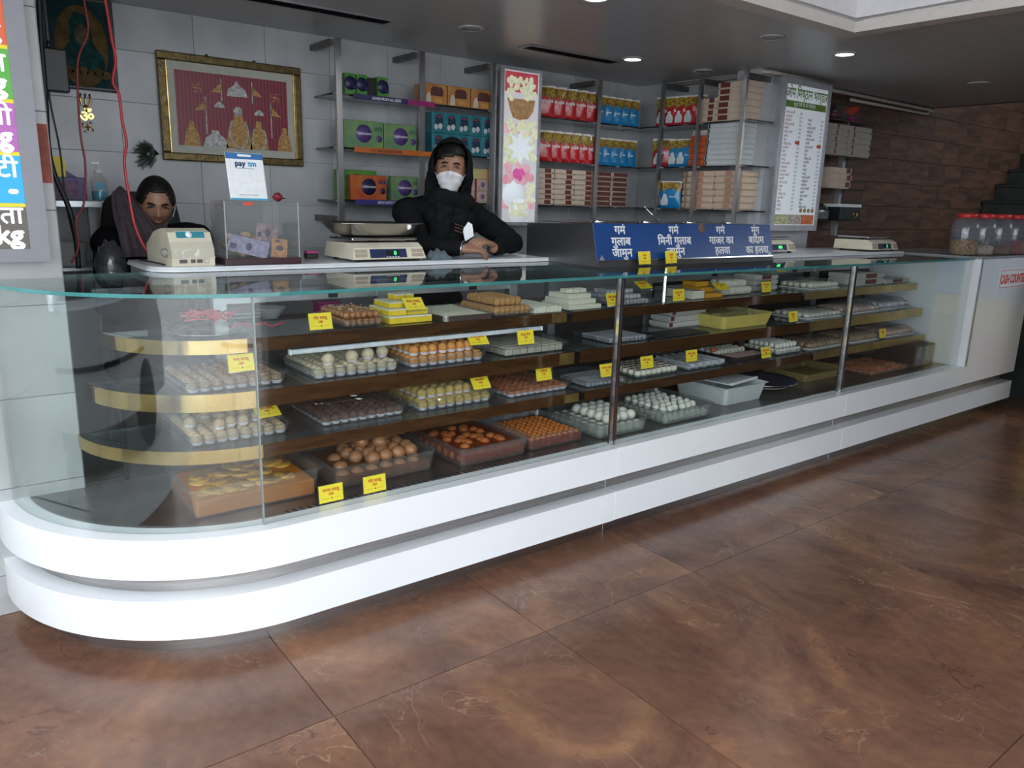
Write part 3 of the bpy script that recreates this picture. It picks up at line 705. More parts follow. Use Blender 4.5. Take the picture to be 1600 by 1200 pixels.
capsule(mb, (.785, 3.915, 1.225), (.985, 3.915, 1.225), .108, .108, 18); capsule(mb, (.885, 3.92, 1.15), (.885, 3.97, .84), .145, .14, 18)
for k in (0, 1): capsule(mb, (.885 + (sh[k].x - .885) * .35, 3.90, 1.275), sh[k], .086, .080); capsule(mb, sh[k], eb[k], .070, .056); capsule(mb, eb[k], eb[k] + (wr1[k] - eb[k]) * .9, .055, .040)
link('jacket', remesh(mb, .008, 'jacket', JKT, B1, .007, 13), p1)
mb = MB()
for s in (-1, 1): x = .885 - s * .10; capsule(mb, (x, 3.97, .80), (x, 3.66, .79), .098, .075, 14); capsule(mb, (x, 3.66, .79), (x, 3.68, .40), .070, .060, 12)
link('trousers', remesh(mb, .01, 'trousers', TRS, B1, .005, 11), p1)
mf1 = maskfn(.014, -.72, -.985, R(75), -.25)
mk = MB().grid(lambda u, v: tuple(H1 @ mf1(u, v) - Vector(B1)), 22, 8).grid(lambda u, v: tuple(H1 @ (mf1(u, v) + Vector((0, .003, .002))) - Vector(B1)), 22, 8, flip=True)
mk.build('lowered_mask', M('grey_mask', (.22, .27, .30), .8), p1)
for s in (-1, 1): MB().tube([H1 @ headpt(lonlat(s * R(74), -.50), .014) - Vector(B1), H1 @ Vector((s * .083, .005, -.03)) - Vector(B1), H1 @ Vector((s * .083, .02, .005)) - Vector(B1)], .002, 5).build('mask_loop', MSK, p1)
# chair with a towel
ch = thing('office_chair', 'black high office chair behind the seated man', 'chair', (.885, 4.03, 0))
CHM = M('black_leather', (.010, .010, .011), .45, var=.2)
MB().grid(lambda u, v: ((u - .5) * (.42 - .10 * v ** 3), .085 + .03 * (2 * u - 1) ** 2 * -1, .80 + .70 * v - .06 * (2 * u - 1) ** 4 * (v > .6)), 20, 20).grid(lambda u, v: ((u - .5) * (.42 - .10 * v ** 3), .115 + .03 * (2 * u - 1) ** 2 * -1, .80 + .70 * v - .06 * (2 * u - 1) ** 4 * (v > .6)), 20, 20, flip=True).build('backrest', CHM, ch)
MB().rbox(-.22, .22, -.34, .10, .63, .695, .02).build('seat', CHM, ch)
MB().cyl((0, -.12, .08), .03, .55, 14).build('stem', DARK, ch)
for k in range(5): a = 2 * PI * k / 5; MB().tube([(0, -.12, .10), (.26 * math.cos(a), -.12 + .26 * math.sin(a), .05)], .018, 8).build('base_arm', DARK, ch); MB().ball((.26 * math.cos(a), -.12 + .26 * math.sin(a), .025), .025, n=10, m=6).build('castor', BLACK, ch)
MB().tube([(0, .09, .82), (0, .06, .66), (0, -.05, .64)], .02, 8).build('back_support', DARK, ch)
MB().tube([(.0 + .20 * math.cos(R(a)), -.12 + .20 * math.sin(R(a)), .30) for a in range(0, 360, 20)], .012, 8, closed=True).build('foot_ring', CHROME, ch)
TW = M('mauve_grey_cloth', (.060, .045, .052), .9, var=.2, scale=40, bump=.4)
def tw(off):
    def fn(u, v):
        x = .752 + (u - .5) * (.060 + .15 * v ** .7) + .065 * v ** 1.5
        y = 3.83 - .16 * min(1, v * 1.6) + .012 * math.sin(u * 20 + v * 3) * min(1, v * 3) + off
        return (x, y, 1.510 - .285 * v - .012 * math.cos(u * PI * 2) * (1 - v))
    return fn
tag(MB().grid(tw(0), 26, 26).grid(tw(.008), 26, 26, flip=True).build('draped_towel', TW), 'mauve grey towel draped beside the head of the seated man', 'towel')

# ---------------------------------------------------------------- sweets
CUP = M('paper_cup', (.74, .70, .76), .7, var=.06, scale=60)
def cup_mesh(r):
    n = 20; vs = []
    for rr, zz in ((r * .70, 0), (r * 1.05, r * .62)):
        for k in range(n):
            a = 2 * PI * k / n; q = rr * (1.04 if k % 2 else .96)
            vs.append((q * math.cos(a), q * math.sin(a), zz))
    fs = [(k, (k + 1) % n, n + (k + 1) % n, n + k) for k in range(n)] + [tuple(range(n - 1, -1, -1))]
    return MB().add(vs, fs).mesh('paper_cup', CUP)
def ball_mesh(name, r, mat, jit=.03, sc=(1, 1, .95)):
    return MB().ball((0, 0, r * sc[2]), r, sc, 12, 8, jit=jit).mesh(name, mat)
def place(name, me, cup, pts, lab, group, cat='sweet', rot=True):
    for p in pts:
        o = link(name, me, None, p, (0, 0, random.uniform(0, 6)) if rot else (0, 0, 0)); tag(o, lab, cat, group)
        if cup: link('paper_cup', cup, o, (0, 0, -.0004))
def rows(x0, x1, y0, y1, z, nx, ny, jit=.002, skip=None):
    return [(x0 + (x1 - x0) * (i + .5) / nx + random.uniform(-jit, jit), y0 + (y1 - y0) * (j + .5) / ny + random.uniform(-jit, jit), z) for j in range(ny) for i in range(nx) if not (skip and skip(i, j))]
BEI = M('laddu_beige', (.50, .36, .22), .8, var=.12, scale=90, bump=.3)
CRE = M('laddu_cream', (.55, .45, .31), .8, var=.12, scale=90, bump=.5)
ORA = M('laddu_orange', (.56, .24, .06), .8, var=.15, scale=90, bump=.3)
BRN = M('laddu_brown', (.24, .145, .085), .8, col2=(.46, .33, .22), scale=120, bump=.8)
CHO = M('laddu_dark', (.085, .028, .018), .7, col2=(.20, .085, .05), scale=110, bump=.8)
YEL = M('laddu_yellow', (.62, .43, .12), .8, var=.15, scale=120, bump=.8)
ORR = M('sweet_orange_red', (.52, .15, .045), .6, var=.2, scale=60, bump=.3)
r = .021
ZB, ZM, ZT, ZD = .633, .822, 1.0, .4275
cup = cup_mesh(r)
G = 'sweets set in rows in the glass case'
# bottom shelf
tray(.680, 1.045, 2.70, 3.06, ZB, .042, 'clear tray of beige laddus at the left of the bottom shelf')
me = ball_mesh('laddu', r, BEI)
place('beige_laddu', me, cup, rows(.692, 1.033, 2.712, 3.048, ZB + .0035, 8, 8), 'beige round laddu in a paper cup, bottom shelf left tray', 'beige laddus in the left bottom tray')
up = [(.72, 2.84), (.80, 2.76), (.845, 2.78), (.89, 2.775), (.83, 2.83), (.87, 2.85), (.80, 2.93), (.845, 2.93), (.89, 2.92), (.92, 2.86), (.95, 2.80), (.935, 2.93), (.98, 2.88), (.99, 2.94), (.97, 2.83)]
place('beige_laddu', me, cup, [(x, y, ZB + .0405) for x, y in up], 'beige laddu lying on top of the others in the left bottom tray', 'upper beige laddus in the left bottom tray')
tray(1.165, 1.545, 2.70, 3.06, ZB, .042, 'clear tray of dark brown sweets wrapped in film on the bottom shelf')
place('brown_crumb_sweet', ball_mesh('laddu', .0205, CHO, .08), cup, rows(1.178, 1.532, 2.712, 3.048, ZB + .0035, 9, 8), 'dark brown crumbly sweet in a paper cup under plastic film', 'dark brown sweets on the bottom shelf')
tray(1.592, 1.985, 2.69, 3.06, ZB, .042, 'clear tray of yellow laddus on the bottom shelf')
me = ball_mesh('laddu', .0225, YEL, .06)
place('yellow_laddu', me, cup, rows(1.605, 1.972, 2.702, 3.048, ZB + .0035, 8, 8, skip=lambda i, j: 0 < i < 6 and 1 < j < 7), 'yellow grainy laddu in a paper cup in the bottom shelf tray', 'yellow laddus on the bottom shelf')
place('yellow_laddu', me, cup, rows(1.62, 1.90, 2.735, 3.04, ZB + .042, 6, 6), 'yellow grainy laddu in the upper layer of the bottom shelf tray', 'upper yellow laddus on the bottom shelf')
tray(2.055, 2.425, 2.68, 3.06, ZB, .036, 'clear tray of orange-red sweets at the right of the left bay')
place('orange_sweet', ball_mesh('laddu', .0195, ORR, .03, (1, 1, .8)), cup, rows(2.068, 2.412, 2.692, 3.048, ZB + .0035, 9, 9), 'small orange-red sweet in a paper cup on the bottom shelf', 'orange-red sweets on the bottom shelf')
# middle shelf
tray(.680, 1.045, 2.71, 3.06, ZM, .042, 'clear tray of brown nutty laddus at the left of the middle shelf')
place('nut_laddu', ball_mesh('laddu', .0215, BRN, .10), cup, rows(.692, 1.033, 2.722, 3.048, ZM + .0035, 8, 8), 'brown nutty laddu in a paper cup at the left of the middle shelf', 'brown nutty laddus on the middle shelf')
tray(1.14, 1.52, 2.70, 3.06, ZM, .042, 'clear tray of cream laddus on the middle shelf')
me = ball_mesh('laddu', .0225, CRE, .04)
place('cream_laddu', me, cup, rows(1.152, 1.508, 2.712, 3.048, ZM + .0035, 8, 8), 'cream coloured laddu in a paper cup in the middle shelf tray', 'cream laddus on the middle shelf')
place('cream_laddu', ball_mesh('laddu', .026, CRE, .04), cup, [(1.225, 2.76, ZM + .041), (1.335, 2.78, ZM + .041), (1.41, 2.79, ZM + .041), (1.485, 2.81, ZM + .041)], 'large cream laddu lying on top of the cream tray', 'four cream laddus on top')
tray(1.555, 1.945, 2.70, 3.06, ZM, .042, 'clear tray heaped with orange laddus on the middle shelf')
me = ball_mesh('laddu', .0225, ORA, .02)
place('orange_laddu', me, cup, rows(1.568, 1.932, 2.712, 3.048, ZM + .0035, 8, 8, skip=lambda i, j: i > 0 and j > 1), 'orange laddu in a paper cup in the lowest layer of the heaped tray', 'orange laddus, lowest layer')
place('orange_laddu', me, cup, rows(1.585, 1.90, 2.735, 3.03, ZM + .043, 7, 6), 'orange laddu in a paper cup in the second layer of the heaped tray', 'orange laddus, second layer')
place('orange_laddu', me, cup, rows(1.62, 1.90, 2.80, 3.03, ZM + .083, 6, 4), 'orange laddu in a paper cup at the top of the heaped tray', 'orange laddus, top layer')
tray(2.04, 2.405, 2.70, 3.04, ZM, .036, 'clear tray of pale square sweets in a plastic bag on the middle shelf')
PALE = M('barfi_pale', (.56, .49, .38), .75, var=.08, scale=60, bump=.2)
sq = MB().rbox(-.0195, .0195, -.024, .024, 0, .034, .003, seg=1).mesh('barfi', PALE)
place('barfi', sq, None, rows(2.052, 2.393, 2.712, 3.028, ZM + .0035, 8, 6, .001), 'pale square barfi under plastic film on the middle shelf', 'pale square barfis on the middle shelf', rot=False)
# plastic film over trays
def film(x0, x1, y0, y1, z, h, lab, s=1):
    def fn(u, v):
        e = min(u, 1 - u, v, 1 - v); k = min(1, e * 6)
        return (x0 + (x1 - x0) * u, y0 + (y1 - y0) * v, z + h * k + .012 * math.sin(u * 17 + s) * math.sin(v * 13 + s * 2) * k + .006 * random.random() * k - (.0 if e > 0 else 0))
    return tag(MB().grid(fn, 22, 18).build('plastic_film', FILM), lab, 'plastic film')
film(1.155, 1.556, 2.690, 3.07, ZB + .0465, .016, 'crumpled clear film over the dark brown sweets')
film(1.578, 1.998, 2.676, 3.07, ZB + .0465, .058, 'crumpled clear film over the yellow laddus', 3)
film(2.045, 2.436, 2.67, 3.07, ZB + .0405, .018, 'crumpled clear film over the orange-red sweets', 5)
film(2.025, 2.425, 2.69, 3.06, ZM + .0405, .03, 'crumpled clear bag over the pale square barfis', 7)
# top shelf
tray(1.30, 1.485, 2.765, 3.05, ZT, .026, 'small clear tray of brown balls on the top shelf')
BB = M('brown_ball', (.36, .16, .065), .55, var=.2, scale=60)
me = ball_mesh('milk_ball', .0145, BB)
place('milk_ball', me, None, rows(1.311, 1.474, 2.777, 3.038, ZT + .0035, 6, 8, .001), 'small brown milk ball in the lower layer on the top shelf', 'lower brown balls on the top shelf')
place('milk_ball', me, None, rows(1.315, 1.47, 2.79, 3.03, ZT + .031, 6, 7, .001), 'small brown milk ball with flakes in the upper layer on the top shelf', 'upper brown balls on the top shelf')
def flakes(x0, x1, y0, y1, z, n, s, mat, name, lab, cat):
    mb = MB()
    for _ in range(n):
        x, y, a = random.uniform(x0, x1), random.uniform(y0, y1), random.uniform(0, 6)
        c, d = math.cos(a) * s, math.sin(a) * s; zz = z + random.uniform(0, .004)
        mb.hexa([(x - c, y - d, zz), (x + d * .4, y - c * .4, zz), (x + c, y + d, zz), (x - d * .4, y + c * .4, zz), (x - c, y - d, zz + .0015), (x + d * .4, y - c * .4, zz + .0015), (x + c, y + d, zz + .0015), (x - d * .4, y + c * .4, zz + .0015)])
    return tag(mb.build(name, mat), lab, cat, kind='stuff')
NUT = M('nut_flake', (.62, .52, .36), .7, var=.2)
flakes(1.32, 1.47, 2.79, 3.02, ZT + .0585, 60, .006, NUT, 'nut_flakes', 'pale nut flakes scattered over the brown balls', 'nuts')
YB = M('yellow_barfi', (.72, .50, .02), .7, var=.08, scale=60)
YW = M('barfi_white_layer', (.72, .68, .50), .7, var=.06)
def slab(x0, x1, y0, y1, z0, z1, lab, group, m1=YB, m2=YW, name='barfi_slab', split=.78):
    t = thing(name, lab, 'sweet', ((x0 + x1) / 2, (y0 + y1) / 2, z0), 0, group)
    w, d, h = (x1 - x0) / 2, (y1 - y0) / 2, z1 - z0
    MB().rbox(-w, w, -d, d, 0, h * split, .0015, seg=1).build('body', m1, t)
    MB().rbox(-w, w, -d, d, h * split + .0001, h, .0015, seg=1).build('top_layer', m2, t)
slab(1.505, 1.705, 2.775, 3.0, ZT + .0005, ZT + .03, 'widest yellow barfi slab at the foot of the yellow pile', 'yellow barfi pile')
slab(1.515, 1.60, 2.80, 2.98, ZT + .031, ZT + .056, 'left yellow barfi slab in the second layer of the pile', 'yellow barfi pile')
slab(1.605, 1.70, 2.80, 2.98, ZT + .031, ZT + .056, 'right yellow barfi slab in the second layer of the pile', 'yellow barfi pile')
slab(1.54, 1.605, 2.84, 2.98, ZT + .057, ZT + .080, 'left yellow barfi slab in the third layer of the pile', 'yellow barfi pile')
slab(1.61, 1.70, 2.84, 2.98, ZT + .057, ZT + .080, 'right yellow barfi slab in the third layer of the pile', 'yellow barfi pile')
slab(1.60, 1.645, 2.90, 2.97, ZT + .081, ZT + .104, 'left yellow barfi block on top of the pile', 'yellow barfi pile')
slab(1.648, 1.69, 2.90, 2.97, ZT + .081, ZT + .104, 'right yellow barfi block on top of the pile', 'yellow barfi pile')
tray(1.735, 1.99, 2.725, 3.06, ZT, .022, 'shallow steel tray of white flaky sweet on the top shelf', STEEL, .002, .001, 'steel_tray', 'steel tray')
CURD = M('white_flaky_sweet', (.60, .57, .44), .8, var=.12, scale=70, bump=.5)
tag(MB().grid(lambda u, v: (1.740 + .245 * u, 2.732 + .322 * v, ZT + .017 + .012 * min(1, 5 * min(u, 1 - u, v, 1 - v)) + .003 * random.random()), 24, 24).build('flaky_sweet', CURD), 'white crumbled sweet filling the shallow steel tray', 'sweet', kind='stuff')
COOK = M('cookie_brown', (.42, .22, .085), .8, var=.2, scale=50, bump=.4)
disc = MB().lathe([(.001, -.007), (.017, -.007), (.019, -.004), (.019, .004), (.017, .007), (.001, .007)], n=14, axis='y').mesh('cookie', COOK)
tray(2.005, 2.225, 2.74, 3.06, ZT, .022, 'clear tray of round brown cookies on the top shelf')
place('cookie', disc, None, [(2.035 + .026 * i * 1.1, 2.765 + .02 * j, ZT + .023) for i in range(7) for j in range(14) if j < 3 or i in (0, 6)], 'round brown cookie standing on edge in the top shelf tray', 'brown cookies, lower layer', rot=False)
place('cookie', disc, None, [(2.055 + .029 * i, 2.79 + .021 * j, ZT + .0615) for i in range(5) for j in range(11)], 'round brown cookie standing on edge in the upper layer', 'brown cookies, upper layer', rot=False)
MILK = M('white_barfi', (.66, .63, .52), .7, var=.05, scale=50)
for k in range(7): slab(2.24 + .024 * k, 2.262 + .024 * k, 2.75, 3.0, ZT + .0005, ZT + .026 + .003 * (k % 3), 'thin white barfi slice beside the brown cookies', 'white barfi slices on the top shelf', MILK, MILK, 'barfi_slice')
for lv, (x0, x1, y0, y1) in enumerate(((2.465, 2.675, 2.76, 2.97), (2.475, 2.655, 2.78, 2.96), (2.49, 2.64, 2.80, 2.95))):
    slab(x0, x1, y0, y1, ZT + .0005 + .0235 * lv, ZT + .0235 + .0235 * lv, ('lowest white barfi slab of the stepped pile', 'second white barfi slab of the stepped pile', 'third white barfi slab of the stepped pile')[lv], 'white barfi pile', MILK, MILK)
for k in range(3): slab(2.505 + .045 * k, 2.545 + .045 * k, 2.83, 2.88, ZT + .0725, ZT + .0925, 'white barfi block on top of the stepped pile', 'white barfi blocks', MILK, MILK)
# right part of the top shelf
SILV = M('silver_leaf_sweet', (.52, .52, .56), .4, .3, var=.35, scale=40)
bar = MB().rbox(-.011, .011, -.05, .05, 0, .022, .003, seg=1).mesh('barfi', SILV)
tray(2.76, 3.10, 2.76, 3.05, ZT, .02, 'tray of silver wrapped bars on the top shelf of the middle bay')
for lv in range(3): place('barfi', bar, None, [(2.80 + .028 * k + .01 * lv, 2.83 + .09 * j + .04 * lv, ZT + .004 + .0235 * lv) for k in range(9 - lv) for j in range(2 - (lv == 2))], 'silver leafed bar stacked on the top shelf behind the glass post', 'silver bars on the top shelf', rot=False)
ORB = M('orange_barfi', (.62, .30, .02), .6, var=.08)
for k, (x0, x1, y0, y1, z0, z1, c) in enumerate(((3.40, 3.50, 2.79, 2.98, 0, .045, MILK), (3.51, 3.66, 2.79, 2.98, 0, .028, ORB), (3.52, 3.64, 2.83, 2.98, .029, .055, ORB), (3.53, 3.63, 2.87, 2.98, .056, .085, ORB))):
    slab(x0, x1, y0, y1, ZT + z0 + .0005, ZT + z1, ('pale yellow barfi slab left of the orange barfi pile', 'lowest orange barfi slab on the top shelf', 'middle orange barfi slab on the top shelf', 'highest orange barfi slab on the top shelf')[k], 'orange barfi pile', c, c)
ROLL = M('white_roll', (.66, .62, .54), .75, var=.08, scale=50)
rl = MB().lathe([(.001, 0), (.022, 0), (.024, .003), (.024, .016), (.022, .019), (.001, .019)], n=16, axis='x').mesh('milk_cake', ROLL)
place('milk_cake', rl, None, [(3.70 + .021 * k, 2.84 + .05 * j, ZT + .025) for k in range(13) for j in range(3)], 'round white milk cake standing in a row on the top shelf', 'white milk cakes on the top shelf', rot=False)
place('milk_cake', rl, None, [(3.72 + .021 * k, 2.865 + .05 * j, ZT + .065) for k in range(11) for j in range(2)], 'round white milk cake in the upper row on the top shelf', 'upper white milk cakes on the top shelf', rot=False)
BXW = M('carton_white', (.55, .53, .50), .6, var=.06)
BXM = M('carton_maroon', (.16, .045, .04), .6, var=.15)
BXC = M('carton_cream', (.56, .46, .35), .6, var=.06)
def carton(w, d, h, m1, m2, loc, lab, group, rotz=0, strip=(.3, .7), name='sweet_box'):
    """flat sweet box: lid over base, printed panel on the front"""
    t = thing(name, lab, 'box', loc, rotz, group)
    bx(-w / 2 + .008, w / 2 - .008, -d / 2 + .008, d / 2 - .008, 0, h * .5).build('base', m1, t)
    MB().rbox(-w / 2, w / 2, -d / 2, d / 2, h * .20, h - .0006, .0015, seg=1).build('lid', m1, t)
    if strip: bx(-w / 2 + w * strip[0], -w / 2 + w * strip[1], -d / 2 - .0006, -d / 2 - .0001, h * .22, h * .96).build('printed_panel', m2, t)
    return t
for k in range(3): carton(.24, .16, .032, BXW, BXM, (4.22, 2.97, ZT + .0005 + .0325 * k), ('lowest', 'middle', 'top')[k] + ' white sweet box at the right end of the top shelf', 'white boxes on the top shelf')
# middle bay, middle shelf
tray(2.70, 2.99, 2.70, 3.02, ZM, .02, 'tray of silver wrapped sticks on the middle shelf of the middle bay')
place('barfi', bar, None, [(2.72 + .030 * k, 2.77 + .11 * j, ZM + .004) for k in range(9) for j in range(2)], 'silver wrapped stick sweet on the middle shelf behind the post', 'silver sticks on the middle shelf', rot=False)
tag(MB().rbox(3.02, 3.46, 2.70, 2.86, ZM, ZM + .006, .002, seg=1).build('black_mat', BLACK), 'empty black mat lying on the middle shelf', 'mat')
for k in range(4): carton(.30, .15, .034, BXW, BXM, (3.50 + .01 * k, 2.98, ZM + .0005 + .0345 * k), ('lowest', 'second', 'third', 'top')[k] + ' red and white box in the pile behind the black mat', 'red and white boxes in the case', strip=(.02, .12))
tray(3.60, 4.06, 2.71, 3.02, ZM, .075, 'deep yellow tray of pale sweets on the middle shelf', M('yellow_tub', (.62, .50, .13), .5, var=.05), .02, .01, 'yellow_tray', 'yellow tray')
tag(MB().grid(lambda u, v: (3.625 + .41 * u, 2.735 + .26 * v, ZM + .066 + .012 * random.random()), 16, 12).build('cream_sweet', M('cream_sweet_mass', (.66, .55, .25), .7, var=.2, scale=40)), 'lumpy pale yellow sweet filling the deep yellow tray', 'sweet', kind='stuff')
# middle bay, bottom shelf
tray(2.50, 2.77, 2.64, 2.94, ZB, .03, 'clear tray of silver wrapped sweets beside the glass post')
place('barfi', bar, None, [(2.525 + .028 * k, 2.71 + .105 * j, ZB + .004) for k in range(9) for j in range(2)], 'silver wrapped sweet on the bottom shelf beside the glass post', 'silver sweets on the bottom shelf', rot=False)
tray(2.86, 3.20, 2.66, 2.94, ZB, .02, 'clear tray of white sweets with chocolate tops on the bottom shelf')
me = ball_mesh('cream_sweet_ball', .020, MILK, .03)
chd = MB().ball((0, 0, .034), .012, (1.1, 1, .4), 8, 5, jit=.2).mesh('chocolate_top', CHO)
for p in rows(2.87, 3.19, 2.67, 2.93, ZB + .0035, 8, 6):
    o = tag(link('cream_sweet_ball', me, None, p), 'white sweet with a chocolate topping on the bottom shelf', 'sweet', 'chocolate topped white sweets'); link('chocolate_top', chd, o)
tray(3.245, 3.59, 2.66, 2.94, ZB, .016, 'clear tray of silver leaf bars on the bottom shelf of the middle bay')
place('barfi', MB().rbox(-.013, .013, -.042, .042, 0, .02, .003, seg=1).mesh('barfi', M('silver_leaf', (.62, .63, .68), .35, .3, var=.3, scale=40)), None, [(3.275 + .032 * k, 2.71 + .092 * j, ZB + .004 + .012 * (k % 2)) for k in range(10) for j in range(3) if 2.71 + .092 * j < 2.9], 'silver leaf bar in the bottom shelf tray of the middle bay', 'silver leaf bars', rot=False)
tray(3.665, 4.02, 2.66, 2.98, ZB, .03, 'dark edged tray of mixed pink and white sweets on the bottom shelf', clear('smoky_plastic', (.5, .48, .47), .06, body=.25, bcol=(.10, .08, .08)))
PK = M('pink_sweet', (.52, .36, .32), .7, var=.25, scale=40)
place('milk_sweet', MB().rbox(-.018, .018, -.018, .018, 0, .022, .006).mesh('milk_sweet', PK), None, rows(3.68, 4.005, 2.675, 2.80, ZB + .0035, 8, 3, .001), 'pinkish square sweet at the front of the mixed tray', 'pinkish sweets in the mixed tray', rot=False)
place('milk_sweet', MB().ball((0, 0, .02), .02, (.6, 1, 1)).mesh('milk_sweet', ROLL), None, rows(3.69, 3.995, 2.83, 2.96, ZB + .0035, 9, 3, .001), 'white oval sweet at the back of the mixed tray', 'white sweets in the mixed tray', rot=False)
tag(MB().ball((3.70, 2.845, ZB + .047), .022, (1.2, .8, .6), jit=.1).build('orange_decoration', ORR), 'orange decoration on the mixed sweet tray', 'decoration')
tray(4.08, 4.355, 2.66, 2.94, ZB, .03, 'clear tray of small white balls at the end of the bottom shelf')
WB = M('white_ball', (.70, .68, .62), .55, var=.05)
me = ball_mesh('milk_ball', .018, WB)
place('milk_ball', me, None, rows(4.09, 4.345, 2.67, 2.93, ZB + .0035, 7, 7, .001), 'small white ball sweet at the right end of the bottom shelf', 'white balls on the bottom shelf')
place('milk_ball', me, None, rows(4.11, 4.325, 2.69, 2.91, ZB + .035, 6, 6, .001), 'small white ball sweet in the upper layer at the right end', 'upper white balls on the bottom shelf')
# deck trays with syrup
SYRO = clear('orange_syrup', (.95, .52, .08), .05, body=.5, bcol=(.80, .29, .02))
SYRB = clear('brown_syrup', (.55, .28, .13), .05, body=.35, bcol=(.28, .13, .055))
SYRR = clear('red_syrup', (.62, .17, .035), .05, body=.3, bcol=(.34, .07, .014))
SYRW = clear('milk_syrup', (.80, .82, .78), .04, body=.35, bcol=(.46, .47, .43))
def syrup(t, x0, x1, y0, y1, z0, z1, mat, lab):
    x, y, z = t.location
    return tag(MB().rbox(x0 - x, x1 - x, y0 - y, y1 - y, z0 - z, z1 - z, .004, seg=1).build('syrup', mat, t), lab, kind='stuff')
tt = tray(.635, 1.09, 2.545, 2.91, ZD, .105, 'deep clear tray of orange syrup with sliced sweets at the left of the deck')
syrup(tt, .653, 1.072, 2.563, 2.892, ZD + .004, ZD + .062, SYRO, 'orange syrup in the deep left tray on the deck')
SLI = M('syrup_slice', (.50, .26, .025), .35, var=.3, scale=30, coat=.4)
sm = MB().lathe([(.001, 0), (.036, 0), (.040, .004), (.036, .009), (.001, .007)], n=18).mesh('fried_slice', SLI)
for k in range(60):
    o = link('fried_slice', sm, None, (random.uniform(.70, 1.03), random.uniform(2.61, 2.85), ZD + .056 + .0002 * k), (random.uniform(-.15, .15), random.uniform(-.15, .15), random.uniform(0, 6)))
    o.scale = (random.uniform(.7, 1.1), random.uniform(.6, 1), 1)
    tag(o, 'round yellow fried slice floating in orange syrup', 'sweet', 'fried slices in orange syrup')
tt = tray(1.145, 1.59, 2.55, 2.93, ZD, .085, 'deep clear tray of brown syrup with brown balls and tongs')
syrup(tt, 1.163, 1.572, 2.568, 2.912, ZD + .004, ZD + .045, SYRB, 'brown syrup in the second deep tray on the deck')
JB = M('brown_syrup_ball', (.34, .15, .065), .38, var=.15, scale=40, coat=.2)
me = ball_mesh('syrup_ball', .030, JB, .03, (1, 1, .9))
L1 = 'large brown syrup ball in the deep tray under the tongs'
place('syrup_ball', me, None, [(1.20 + .062 * k, 2.60, ZD + .005) for k in range(6)] + [(1.54, 2.60 + .06 * k, ZD + .005) for k in range(1, 5)], L1, 'brown syrup balls')
place('syrup_ball', me, None, [(1.30 + .057 * i + .01 * (j % 2), 2.655 + .056 * j, ZD + .034 + .002 * i) for i in range(5) for j in range(4) if i + j > 0], L1, 'brown syrup balls')
place('syrup_ball', me, None, [(1.36, 2.76, ZD + .078), (1.42, 2.72, ZD + .078), (1.47, 2.79, ZD + .078), (1.40, 2.82, ZD + .078), (1.23, 2.68, ZD + .012), (1.25, 2.78, ZD + .012)], L1, 'brown syrup balls')
def tongs(loc, rot, lab):
    t = thing('serving_tongs', lab, 'tongs', loc, 0, 'serving tongs', rot)
    for s in (-1, 1): MB().hexa([(-.11, s * .004 - .006, s * .002), (.05, s * .022 - .007, s * .002), (.05, s * .022 + .007, s * .002), (-.11, s * .004 + .006, s * .002), (-.11, s * .004 - .006, s * .002 + .0015), (.05, s * .022 - .007, s * .002 + .0015), (.05, s * .022 + .007, s * .002 + .0015), (-.11, s * .004 + .006, s * .002 + .0015)]).build('arm', CHROME, t)
    for s in (-1, 1):
        for q in (-.012, 0, .012): MB().tube([(.05, s * .022 + q * .7, s * .002), (.075, s * .022 + q, s * .002), (.10, s * .02 + q * .8, -.006)], .0022, 6).build('prong', CHROME, t)
    MB().rbox(-.125, -.105, -.012, .012, -.003, .005, .003).build('hinge', CHROME, t)
tongs((1.50, 2.80, ZD + .150), (0, R(10), R(-62)), 'steel serving tongs lying on the brown syrup balls')
tongs((1.30, 2.80, ZB + .076), (0, 0, R(5)), 'steel serving tongs on the film over the dark brown sweets')
tt = tray(1.675, 2.035, 2.50, 2.93, ZD, .08, 'deep clear tray of large gulab jamun in dark syrup')
syrup(tt, 1.692, 2.018, 2.518, 2.912, ZD + .004, ZD + .056, SYRR, 'dark red syrup in the large gulab jamun tray')
GJ = M('gulab_jamun', (.40, .11, .026), .3, var=.2, scale=40, coat=.4)
me = ball_mesh('gulab_jamun', .026, GJ, .02)
place('gulab_jamun', me, None, [(1.715 + .048 * k, 2.545, ZD + .006) for k in range(7)] + [(1.71, 2.545 + .05 * k, ZD + .006) for k in range(1, 7)], 'large gulab jamun against the wall of the dark syrup tray', 'large gulab jamun below')
place('gulab_jamun', me, None, [(random.uniform(1.73, 1.99), 2.60 + .26 * k / 26, ZD + .020) for k in range(26)], 'large gulab jamun floating in dark red syrup', 'large gulab jamun afloat')
tt = tray(2.05, 2.385, 2.515, 2.87, ZD, .068, 'clear tray of small gulab jamun in red syrup beside the glass post')
syrup(tt, 2.067, 2.368, 2.532, 2.853, ZD + .004, ZD + .044, SYRR, 'red syrup in the small gulab jamun tray')
me = ball_mesh('gulab_jamun', .0165, M('small_gulab_jamun', (.52, .15, .026), .3, var=.15, coat=.4), .02)
place('gulab_jamun', me, None, rows(2.07, 2.365, 2.535, 2.85, ZD + .022, 9, 10), 'small gulab jamun floating in the red syrup tray', 'small gulab jamun afloat')
place('gulab_jamun', me, None, [(2.085 + .033 * k, 2.55, ZD + .005) for k in range(9)], 'small gulab jamun at the front of the red syrup tray', 'small gulab jamun below')
tray(2.06, 2.37, 2.90, 3.07, ZD, .07, 'empty clear tub behind the small gulab jamun', PLAST)
tt = tray(2.43, 2.76, 2.47, 2.87, ZD, .075, 'clear tray of large white rasgulla behind the glass post')
syrup(tt, 2.447, 2.743, 2.487, 2.853, ZD + .004, ZD + .05, SYRW, 'milky syrup in the rasgulla tray')
